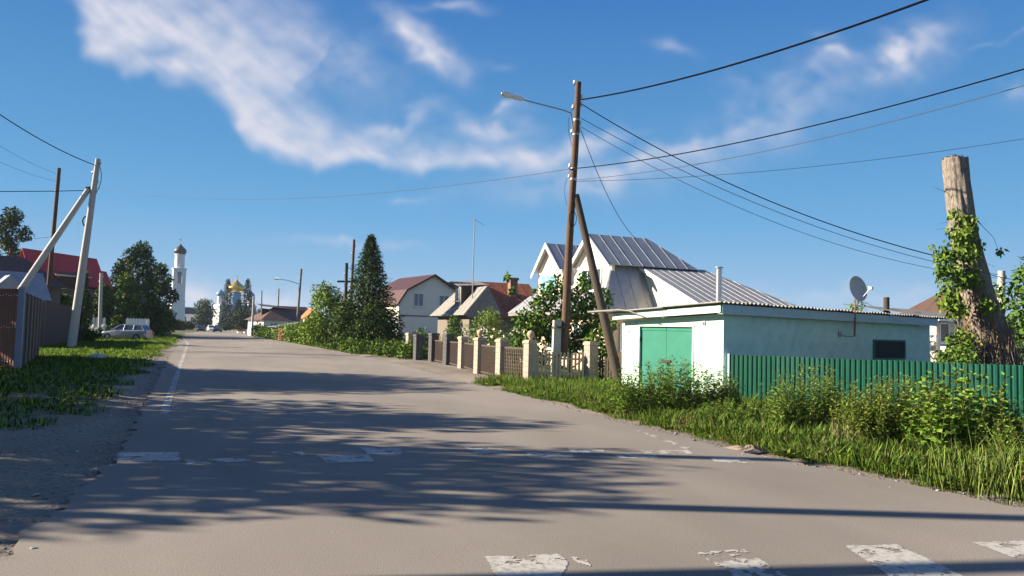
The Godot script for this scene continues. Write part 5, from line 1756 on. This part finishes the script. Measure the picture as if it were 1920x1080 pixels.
# estate car, nose towards local -x
func car(called: String, label: String, base: Vector3, turn: float, paint_: String, group := "", _x := 0.0) -> Node3D:
	var t := thing(called, label, "car", base, turn, group)
	# lengthwise stations: x, half width low, sill y, belt y
	var st := [[-2.15, .60, .34, .56], [-2.08, .74, .26, .66], [-1.75, .82, .22, .76], [-1.1, .84, .20, .87], [-.6, .845, .20, .93], [.6, .845, .20, .95], [1.5, .84, .22, .97], [2.0, .80, .26, .97], [2.12, .74, .30, .92]]
	var m := mb()
	var b := 0
	var secs := []
	for q in st:
		var hw: float = q[1]
		var lo: float = q[2]
		var hi: float = q[3]
		secs.append([Vector3(q[0], lo, -hw * .9), Vector3(q[0], lo + (hi - lo) * .3, -hw), Vector3(q[0], hi - .1, -hw * .985), Vector3(q[0], hi, -hw * .9), Vector3(q[0], hi + .015, 0), Vector3(q[0], hi, hw * .9), Vector3(q[0], hi - .1, hw * .985), Vector3(q[0], lo + (hi - lo) * .3, hw), Vector3(q[0], lo, hw * .9)])
	for k in secs.size() - 1:
		for j in 8:
			var a := [secs[k][j], secs[k + 1][j], secs[k + 1][j + 1], secs[k][j + 1]]
			m.face(a, (a[0] + a[2]) / 2 - Vector3((a[0].x + a[1].x) / 2, .55, 0))
		m.face([secs[k][0], secs[k + 1][0], secs[k + 1][8], secs[k][8]], Vector3.DOWN)
	m.face(secs[0], Vector3.LEFT); m.face(secs[-1], Vector3.RIGHT)
	obj("body", m, M[paint_], t)
	# cabin: roof and pillars, panes set between them
	var bl := [Vector3(-1.12, .89, .72), Vector3(1.98, .97, .70)]
	var tl := [Vector3(-.28, 1.44, .56), Vector3(1.62, 1.45, .55)]
	m = mb()
	m.hexa([Vector3(tl[0].x, 1.42, -.57), Vector3(tl[1].x, 1.43, -.56), Vector3(tl[1].x, 1.43, .56), Vector3(tl[0].x, 1.42, .57), Vector3(tl[0].x + .12, 1.475, -.48), Vector3(tl[1].x - .1, 1.485, -.48), Vector3(tl[1].x - .1, 1.485, .48), Vector3(tl[0].x + .12, 1.475, .48)])
	var ro := obj("roof", m, M[paint_], t)
	for sg in [-1, 1]:
		m = mb(); m.tube([Vector3(-.1, 1.5, sg * .5), Vector3(1.5, 1.51, sg * .5)], [.018, .018], 5); obj("roof_rail", m, M.grey_metal, ro)
	for sg in [-1, 1]:
		for x in [[-1.12, -.28], [.05, .12], [.95, .98], [1.98, 1.62]]:
			m = mb()
			m.tube([Vector3(x[0], .9, sg * .72), Vector3(x[1], 1.43, sg * .56)], [.045, .04], 6); obj("pillar", m, M[paint_], t)
	m = mb()
	m.face([Vector3(-1.1, .9, -.7), Vector3(-1.1, .9, .7), Vector3(-.3, 1.42, .55), Vector3(-.3, 1.42, -.55)], Vector3(-1, 1, 0)); obj("windscreen", m, M.glass, t)
	m = mb()
	m.face([Vector3(1.97, .95, -.7), Vector3(1.97, .95, .7), Vector3(1.62, 1.42, .55), Vector3(1.62, 1.42, -.55)], Vector3(1, .3, 0)); obj("rear_window", m, M.glass, t)
	for sg in [-1, 1]:
		for x in [[-1.05, .02, -.28, .1], [.06, .92, .13, .95], [.97, 1.92, 1.0, 1.6]]:
			m = mb()
			m.face([Vector3(x[0], .93, sg * .715), Vector3(x[1], .94, sg * .715), Vector3(x[3], 1.42, sg * .562), Vector3(x[2], 1.42, sg * .562)], Vector3(0, .3, sg)); obj("side_window", m, M.glass, t)
		for x in [-1.35, 1.32]:
			m = mb(); m.tube([Vector3(x, .31, sg * .66), Vector3(x, .31, sg * .855)], [.31, .31], 18); var w := obj("wheel", m, M.rubber, t)
			m = mb(); m.tube([Vector3(x, .31, sg * .80), Vector3(x, .31, sg * .862)], [.2, .19], 14); obj("rim", m, M.grey_metal, w)
		m = mb(); m.box(Vector3(-2.12, .58, sg * .6 - .12), Vector3(-1.98, .70, sg * .6 + .12)); obj("headlight", m, M.headlight, t)
		m = mb(); m.box(Vector3(2.03, .62, sg * .68 - .08), Vector3(2.135, .95, sg * .68 + .08)); obj("tail_light", m, M.tail_red, t)
		m = mb(); m.box(Vector3(-.75, .92, sg * .86 - .07), Vector3(-.6, 1.02, sg * .86 + .07)); obj("mirror", m, M[paint_], t)
		for x in [.3, 1.05]:
			m = mb(); m.box(Vector3(x - .07, .80, sg * .845 - .015), Vector3(x + .07, .83, sg * .845 + .015)); obj("door_handle", m, M[paint_], t)
	for x in [-2.17, 2.03]:
		m = mb(); m.box(Vector3(x, .28, -.76), Vector3(x + .14, .5, .76)); obj("bumper", m, M[paint_], t)
	return t

# ------------------------------------------------------------------ left side of the street
func boards(called: String, label: String, a: Vector3, b: Vector3, h: float, w: float, mats: Array) -> void:
	var t := thing(called, label, "fence", a)
	var d := b - a
	var ln := d.length()
	d /= ln
	var nn := d.cross(Vector3.UP)
	var m := mb()
	m.obox(Vector3(0, h / 2, 0), d * (w / 2 - .006), Vector3(0, h / 2, 0), nn * .012)
	var mesh := m.mesh()
	var n := int(ln / w)
	for k in n:
		put("board", mesh, mats[(k * 3 + k / 4) % mats.size()], t, d * (w * (k + .5)) + Vector3(0, .04 * sin(k * 2.9), 0) + nn * (.004 * (k % 3)))
	for y in [.5, h - .4]:
		m = mb(); m.obox(d * ln / 2 + Vector3(0, y, 0) - nn * .05, d * ln / 2, Vector3(0, .05, 0), nn * .03); obj("rail", m, mats[0], t)

func build_left() -> void:
	# brown sheet fence, its corner post and the dark boards running back from it
	var c := gp(32, 694)
	c.y = 0
	var h := 2.72
	var t := thing("brown_fence", "brown profiled sheet fence panel at the left with added pale caps for sun glints", "fence", c, 0.0)
	var dir := Vector3(-.80, 0, -.60)
	var nn := Vector3(-.60, 0, .80)
	for k in 3:
		var m := mb()
		var n := 10
		for q in n:
			var x := .1 + k * 1.15 + q * .115
			var p := [[x, 0.0], [x + .04, 0.0], [x + .055, .009], [x + .1, .009], [x + .115, 0.0]]
			for j in 4:
				var a: Vector3 = dir * p[j][0] + nn * p[j][1]
				var b: Vector3 = dir * p[j + 1][0] + nn * p[j + 1][1]
				m.face([a, b, b + Vector3(0, h, 0), a + Vector3(0, h, 0)], nn)
		var sh := obj("sheet", m, M.brown_sheet, t)
		for y in [.28, 1.42, 2.5]:      # rows of pale caps, added to stand in for sun glints on the ribs
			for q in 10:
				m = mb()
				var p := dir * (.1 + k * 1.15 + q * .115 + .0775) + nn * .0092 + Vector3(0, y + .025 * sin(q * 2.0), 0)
				m.tube([p, p + nn * .012], [.022, .016], 6); obj("glint_cap", m, M.porcelain, sh)
	var m2 := mb(); m2.box(Vector3(-.09, -.1, -.09), Vector3(.09, h + .05, .09)); obj("corner_post", m2, M.post_blue, t)
	boards("board_fence", "dark weathered board fence running back from the blue-grey corner post", c + Vector3(.02, 0, -.15), gp(72, 669) * Vector3(1, 0, 1), 2.6, .16, [M.dark_wood, M.old_board, M.dark_wood])
	boards("board_fence", "dark brown plain board fence behind the concrete pole", ground_at(66, 46), ground_at(150, 60), 2.75, .2, [M.brown_board])
	# concrete pole with brace
	var b := gp(133, 653); b.y = 0
	t = thing("concrete_pole", "pale concrete utility pole with slanting concrete brace and cable coil", "utility pole", b)
	var d := 48.3
	var top := at(184, 298, d)
	var m := mb(b)
	m.tube([b - Vector3(0, .2, 0), b.lerp(top, .5), top], [.27, .22, .15], 8); obj("shaft", m, M.concrete, t)
	m = mb(b)
	var foot := at(-36, 652, 44.0); foot.y = -.1
	m.tube([foot, at(166, 355, d - .2)], [.22, .16], 8); obj("brace", m, M.concrete, t)
	m = mb(b)
	var j := at(170, 355, d - .1)
	m.tube([j - Vector3(.25, .06, 0), j + Vector3(.3, .06, 0)], [.2, .2], 8); obj("clamp", m, M.black, t)
	m = mb(b)
	for k in 14:
		var a := TAU * k / 14
		var e := TAU * (k + 1) / 14
		var cc := at(162, 415, d - .35)
		m.tube([cc + Vector3(cos(a) * .2, sin(a) * .32, 0), cc + Vector3(cos(e) * .2, sin(e) * .32, 0)], [.04, .04], 5, false)
	obj("cable_coil", m, M.wire, t)
	m = mb(b)
	var cpts := []
	var crad := []
	for k in 12:
		cpts.append(at(185 - 14.0 * k / 11.0 + 9.0 * sin(k * .5), 305 + 110.0 * k / 11.0, d - .2)); crad.append(.02)
	m.tube(cpts, crad, 5, false); obj("drop_cable", m, M.wire, t)
	for k in 3: insulator(t, b.lerp(top, .97 - k * .05), Vector3(.925, 0, .379) * (1 if k % 2 == 0 else -1) * 1.6, b)
	simple_pole("utility_pole", "dark brown wooden pole behind the slanting concrete brace", ground_at(84, 58), at(111, 315, 58), .17, .13, "pole_wood")
	simple_pole("utility_pole", "slim grey concrete pole before the red-roofed house", ground_at(188, 78), at(190, 512, 78), .19, .15, "concrete")
	# red-roofed house
	b = ground_at(130, 88)
	t = thing("red_roofed_house", "tall house with bright red metal roof behind the concrete pole", "house", b, deg_to_rad(22))
	var k2 := 88.0 / F
	m = mb(); m.box(Vector3(-4.2, -.2, -9), Vector3(4.0, 5.4, -.4)); m.box(Vector3(4.01, -.2, -8), Vector3(5.2, 5.2, -2)); obj("wall", m, M.old_board, t)
	sheet_roof(t, "roof_sheet", [Vector3(-4.2, 9.9, -4.5), Vector3(3.75, 9.3, -4.5), Vector3(3.75, 5.5, .3), Vector3(-4.2, 5.9, .3)], Vector3(0, 1, -1.2), 1.1, [M.red_roof])
	sheet_roof(t, "roof_sheet", [Vector3(-4.2, 9.9, -4.5), Vector3(3.75, 9.3, -4.5), Vector3(3.75, 5.5, -9.3), Vector3(-4.2, 5.9, -9.3)], Vector3(0, 1, 1.2), 1.1, [M.red_roof])
	sheet_roof(t, "roof_sheet", [Vector3(3.76, 7.9, -4.5), Vector3(4.9, 7.8, -4.5), Vector3(5.0, 5.6, -1.6), Vector3(3.76, 5.7, -1.6)], Vector3(0, 1, -1.2), 1.1, [M.red_roof])
	m = mb(); m.prism([Vector3(3.7, 5.3, -9), Vector3(3.7, 5.3, 0), Vector3(3.7, 9.1, -4.5)], Vector3(-.1, 0, 0)); obj("gable", m, M.dark_wood, t)
	m = mb(); m.prism([Vector3(-1.5, 5.5, .5), Vector3(1.6, 5.5, .5), Vector3(1.6, 6.6, .5), Vector3(-1.5, 6.6, .5)], Vector3(0, 0, -1.5)); obj("dormer", m, M.dark_wood, t)
	sheet_roof(t, "roof_sheet", [Vector3(-1.8, 6.65, .8), Vector3(1.9, 6.65, .8), Vector3(1.9, 7.3, -1.4), Vector3(-1.8, 7.3, -1.4)], Vector3(0, .4, -1), 1.0, [M.brown_roof])
	window(t, Vector3(-2.6, 3.4, -.4), 1.2, 1.4, Vector3(1, 0, 0), Vector3(0, 0, 1), 2)
	# brown-roofed house and its grey porch gable
	b = ground_at(36, 57)
	t = thing("brown_seamed_house", "old house with brown seamed hip roof behind the brown fence", "house", b, deg_to_rad(22))
	m = mb(); m.box(Vector3(-4.5, -.2, -7), Vector3(2.6, 4.2, 0)); obj("wall", m, M.old_board, t)
	sheet_roof(t, "roof_sheet", [Vector3(-4.9, 4.15, .5), Vector3(3.0, 4.15, .5), Vector3(.6, 6.5, -3), Vector3(-4.9, 6.5, -3)], Vector3(0, 1, -1.3), .7, [M.brown_roof])
	sheet_roof(t, "roof_sheet", [Vector3(3.0, 4.15, .5), Vector3(.6, 6.5, -3), Vector3(3.0, 4.15, -7.5)], Vector3(-1, 1, 0), .7, [M.brown_roof])
	b = ground_at(18, 47)
	t = thing("grey_outbuilding", "low outbuilding with pale grey sheet roof and blue gable behind the fence", "shed", b, deg_to_rad(22))
	m = mb(); m.box(Vector3(-3, -.2, -4), Vector3(1.9, 3.0, 0)); obj("wall", m, M.blue_grey, t)
	sheet_roof(t, "roof_sheet", [Vector3(-3.2, 2.9, .4), Vector3(2.1, 2.9, .4), Vector3(2.1, 4.7, -2.2), Vector3(-3.2, 4.7, -2.2)], Vector3(0, 1, -1.3), .8, [M.zinc, M.zinc_b])
	m = mb(); m.prism([Vector3(-1.6, 3.0, .9), Vector3(.9, 3.0, .9), Vector3(-.3, 4.35, .9)], Vector3(0, 0, -1.4)); obj("gable", m, M.blue_grey, t)
	# car, white fence and white-flowering shrub
	car("estate_car", "silver estate car parked on the grass under the trees", ground_at(238, 72.5), deg_to_rad(-22.3), "car_silver")
	bars("white_fence", "white panel fence behind the silver car", ground_at(236, 79), ground_at(280, 81), 2.0, .3, .285, "white", [.5, 1.5], .3)
	bars("white_fence", "white panel fence beside the slim grey pole", ground_at(172, 80), ground_at(198, 80), 2.0, .3, .285, "white", [.5, 1.5], .3)
	rng.seed = 31
	var fb := ground_at(181, 69.0)
	var fl := tree("peony_bush", "dark bush with white blossoms left of the silver car", "shrub", "", fb, 1.3, .04, crown_spots(1.3, .1, .8, 7, .42), 700, .16, Color(.04, .08, .014), Color(.09, .13, .026))
	var pm := mb()
	pm.col = Color(.75, .74, .72)
	for q in [[-.15, 1.0, .3], [-.05, .72, .28], [.65, 1.25, .16]]:
		for k in 90:
			var dd := rnd_dir()
			pm.leaf(Vector3(q[0], q[1], .7) + Vector3(dd.x, dd.y, dd.z * .6) * q[2], rnd_dir(), dd, .14, .12)
	stuff(obj("blossoms", pm, M.petal, fl))
	# stone on the lawn
	var sg := gp(182, 673)
	m = mb(sg)
	m.lathe(sg - Vector3(0, .05, 0), [[.5, 0], [.46, .12], [.3, .24], [.12, .3], [0.0, .31]], 9)
	tag(obj("stone", m, M.concrete), "pale stone lying on the sunlit lawn by the concrete pole", "stone")
	# trees behind the car
	var dk1 := Color(.036, .068, .015)
	var dk2 := Color(.078, .122, .027)
	var trees := [["tall_tree", "tall dark deciduous tree behind the silver car with a peaked top", 258, 100.0, 449, 42, dk1, dk2, 6500, .4],
		["broad_tree", "broad dark tree leaning towards the bell tower", 296, 108.0, 490, 30, dk1, dk2, 4500, .4],
		["broad_tree", "dark tree between the red roof and the tall tree", 222, 102.0, 484, 26, dk1, dk2, 3500, .4],
		["light_tree", "lighter green tree behind the slim grey pole", 232, 88.0, 512, 30, Color(.05, .1, .015), Color(.11, .17, .028), 3600, .34],
		["thicket", "dense thicket below the trees beside the silver car", 285, 92.0, 556, 30, dk1, dk2, 3200, .36],
		["thicket", "dense thicket under the tree near the road end", 312, 118.0, 575, 22, dk1, dk2, 2200, .36],
		["thicket", "dense thicket below the red roof behind the slim grey pole", 192, 84.0, 532, 24, dk1, dk2, 2600, .34],
		["thicket", "dense thicket behind the concrete pole under the red roof", 152, 80.0, 540, 22, dk1, dk2, 2400, .34],
		["thicket", "dense thicket between the brown wooden pole and board fence", 116, 70.0, 548, 20, dk1, dk2, 2200, .3],
		["left_tree", "tall dark tree rising above the brown roof at the far left", 10, 96.0, 384, 44, dk1, dk2, 5200, .42],
		["roadside_bush", "green bush beside the slim grey pole", 218, 76.0, 588, 17, Color(.04, .08, .014), Color(.09, .13, .026), 1300, .22],
		["yellow_bush", "yellow-green bush between the brown wooden pole and the concrete pole", 112, 60.0, 552, 18, Color(.07, .13, .02), Color(.14, .2, .03), 1300, .2],
		["roadside_bush", "leafy growth clinging behind the concrete pole", 150, 58.0, 505, 12, Color(.04, .08, .014), Color(.09, .13, .026), 900, .2],
		["roadside_bush", "rounded bush at the foot of the concrete pole", 165, 62.0, 612, 22, Color(.04, .08, .014), Color(.09, .13, .026), 1200, .2],
		["roadside_bush", "low dark bush on the verge past the silver car", 306, 96.0, 602, 14, Color(.04, .08, .014), Color(.09, .13, .026), 900, .24]]
	for q in trees:
		var dd: float = q[3]
		var h2 := at(q[2], q[4], dd).y
		var r: float = q[5] * dd / F
		tree(q[0], q[1], "tree" if h2 > 5.0 else "shrub", "", ground_at(q[2], dd), h2, maxf(.05, h2 * .02), crown_spots(h2, h2 * .08, r, 16 if q[8] > 2000 else 9, r * (.42 if q[8] > 2000 else .5)), q[8], q[9], q[6], q[7])
	# what stands left of the frame and shades the road: trees and poles by the lane
	rng.seed = 41
	var S := Vector3(.919, 0, .394)
	var Q := Vector3(-.394, 0, .919)
	var P := func(l, q): return S * l + Q * q
	tree("lime_tree", "dense broad lime tree by the lane left of the brown fence", "tree", "shade trees by the lane", P.call(-25.0, -25.2), 10.2, .22, crown_spots(10.3, 3.4, 4.2, 26, 1.7), 9000, .34, dk1, dk2)
	tree("lime_tree", "smaller dense lime tree beside the broad one", "tree", "shade trees by the lane", P.call(-24.0, -21.9), 10.0, .2, crown_spots(10.2, 2.9, 3.0, 24, 1.5), 7500, .34, dk1, dk2)
	tree("ash_tree", "loose-crowned ash tree by the lane before the lime trees", "tree", "shade trees by the lane", P.call(-18.5, -14.4), 8.4, .18, crown_spots(8.6, 1.8, 3.5, 26, 1.15), 5200, .32, dk1, dk2)
	tree("ash_tree", "loose-crowned ash tree beside the wooden lane pole", "tree", "shade trees by the lane", P.call(-17.5, -9.6), 8.3, .18, crown_spots(8.7, 1.5, 3.5, 28, 1.15), 5600, .32, dk1, dk2)
	tree("ash_tree", "low dense ash tree behind the two lane ash trees", "tree", "shade trees by the lane", P.call(-20.0, -12.5), 7.4, .16, crown_spots(7.4, .8, 3.6, 22, 1.4), 6200, .32, dk1, dk2)
	for k in 4:
		tree("lilac_bush", ["tall dense lilac bush by the lane before the braced pole", "tall dense lilac bush between the lane ash trees", "tall dense lilac bush behind the loose ash trees", "tall dense lilac bush before the lime trees"][k], "shrub", "lilac bushes by the lane", P.call(-19.5, -6.4 - 4.1 * k), 5.2, .1, crown_spots(7.4 if k < 2 else 5.6, .0, 2.7, 22, 1.2), 5200 if k < 2 else 3800, .36, dk1, dk2)
	# pole with brace
	var pb: Vector3 = P.call(-12.6, -7.72)
	t = thing("lane_pole", "wooden pole with a slanting brace by the lane before the ash trees", "utility pole", pb)
	m = mb(pb); m.tube([pb - Vector3(0, .2, 0), pb + Vector3(0, 11.5, 0)], [.17, .13], 10); obj("shaft", m, M.pole_wood, t)
	var bf := pb + Q * 4.75
	m = mb(pb); m.tube([bf - Vector3(0, .2, 0), pb + Vector3(0, 11.1, .12)], [.17, .13], 10); obj("brace", m, M.pole_wood, t)
	var pc: Vector3 = P.call(-13.0, -10.95)
	simple_pole("lane_pole", "plain wooden pole by the lane between the ash trees", pc, pc + Vector3(0, 7.6, 0), .22, .15, "pole_wood")

# ------------------------------------------------------------------ scene
func _ready() -> void:
	camb = Basis.from_euler(Vector3(deg_to_rad(3.274), deg_to_rad(-22.309), deg_to_rad(1.5)), EULER_ORDER_YXZ)
	var cam := Camera3D.new()
	cam.name = "camera"
	cam.basis = camb; cam.position = EYE
	cam.fov = rad_to_deg(2.0 * atan(540.0 / F))
	cam.near = 0.05; cam.far = 4000.0
	add_child(cam)
	cam.make_current()

	var exposure := 3.0
	var env := Environment.new()
	env.background_mode = Environment.BG_SKY
	var sky := Sky.new()
	var pano := PanoramaSkyMaterial.new()
	pano.panorama = ImageTexture.create_from_image(sky_image(exposure))
	sky.sky_material = pano
	env.sky = sky
	env.tonemap_mode = Environment.TONE_MAPPER_LINEAR
	env.tonemap_exposure = exposure
	env.sdfgi_enabled = true; env.ssao_enabled = true; env.ssil_enabled = true
	env.fog_enabled = true; env.fog_density = 0.00016; env.fog_light_color = Color(.72, .80, .90)
	var we := WorldEnvironment.new()
	we.name = "world_environment"; we.environment = env
	add_child(we)

	var sun := DirectionalLight3D.new()
	sun.name = "sun"
	sun.light_energy = 1.6
	sun.light_color = Color(1.0, 0.93, 0.83)
	sun.light_angular_distance = 0.5
	sun.shadow_enabled = true
	var el := deg_to_rad(24.0)
	var toward := Vector3(-.919 * cos(el), sin(el), -.394 * cos(el))
	sun.basis = Basis.looking_at(-toward, Vector3.UP)
	add_child(sun)

	rng.seed = 1
	ragged.seed = 4; ragged.frequency = 0.12; ragged.fractal_octaves = 4
	materials()
	build_ground()
	build_road()
	build_markings()
	build_joints()
	build_garage()
	build_green_fence()
	build_big_house()
	build_rust_house()
	build_beige_house()
	build_pillar_fence()
	build_main_pole()
	build_background_right()
	build_dead_trunk()
	build_far_end()
	build_left()
	build_right_plants()
	build_dish()
	build_wires()
	build_grass()
	build_gravel()
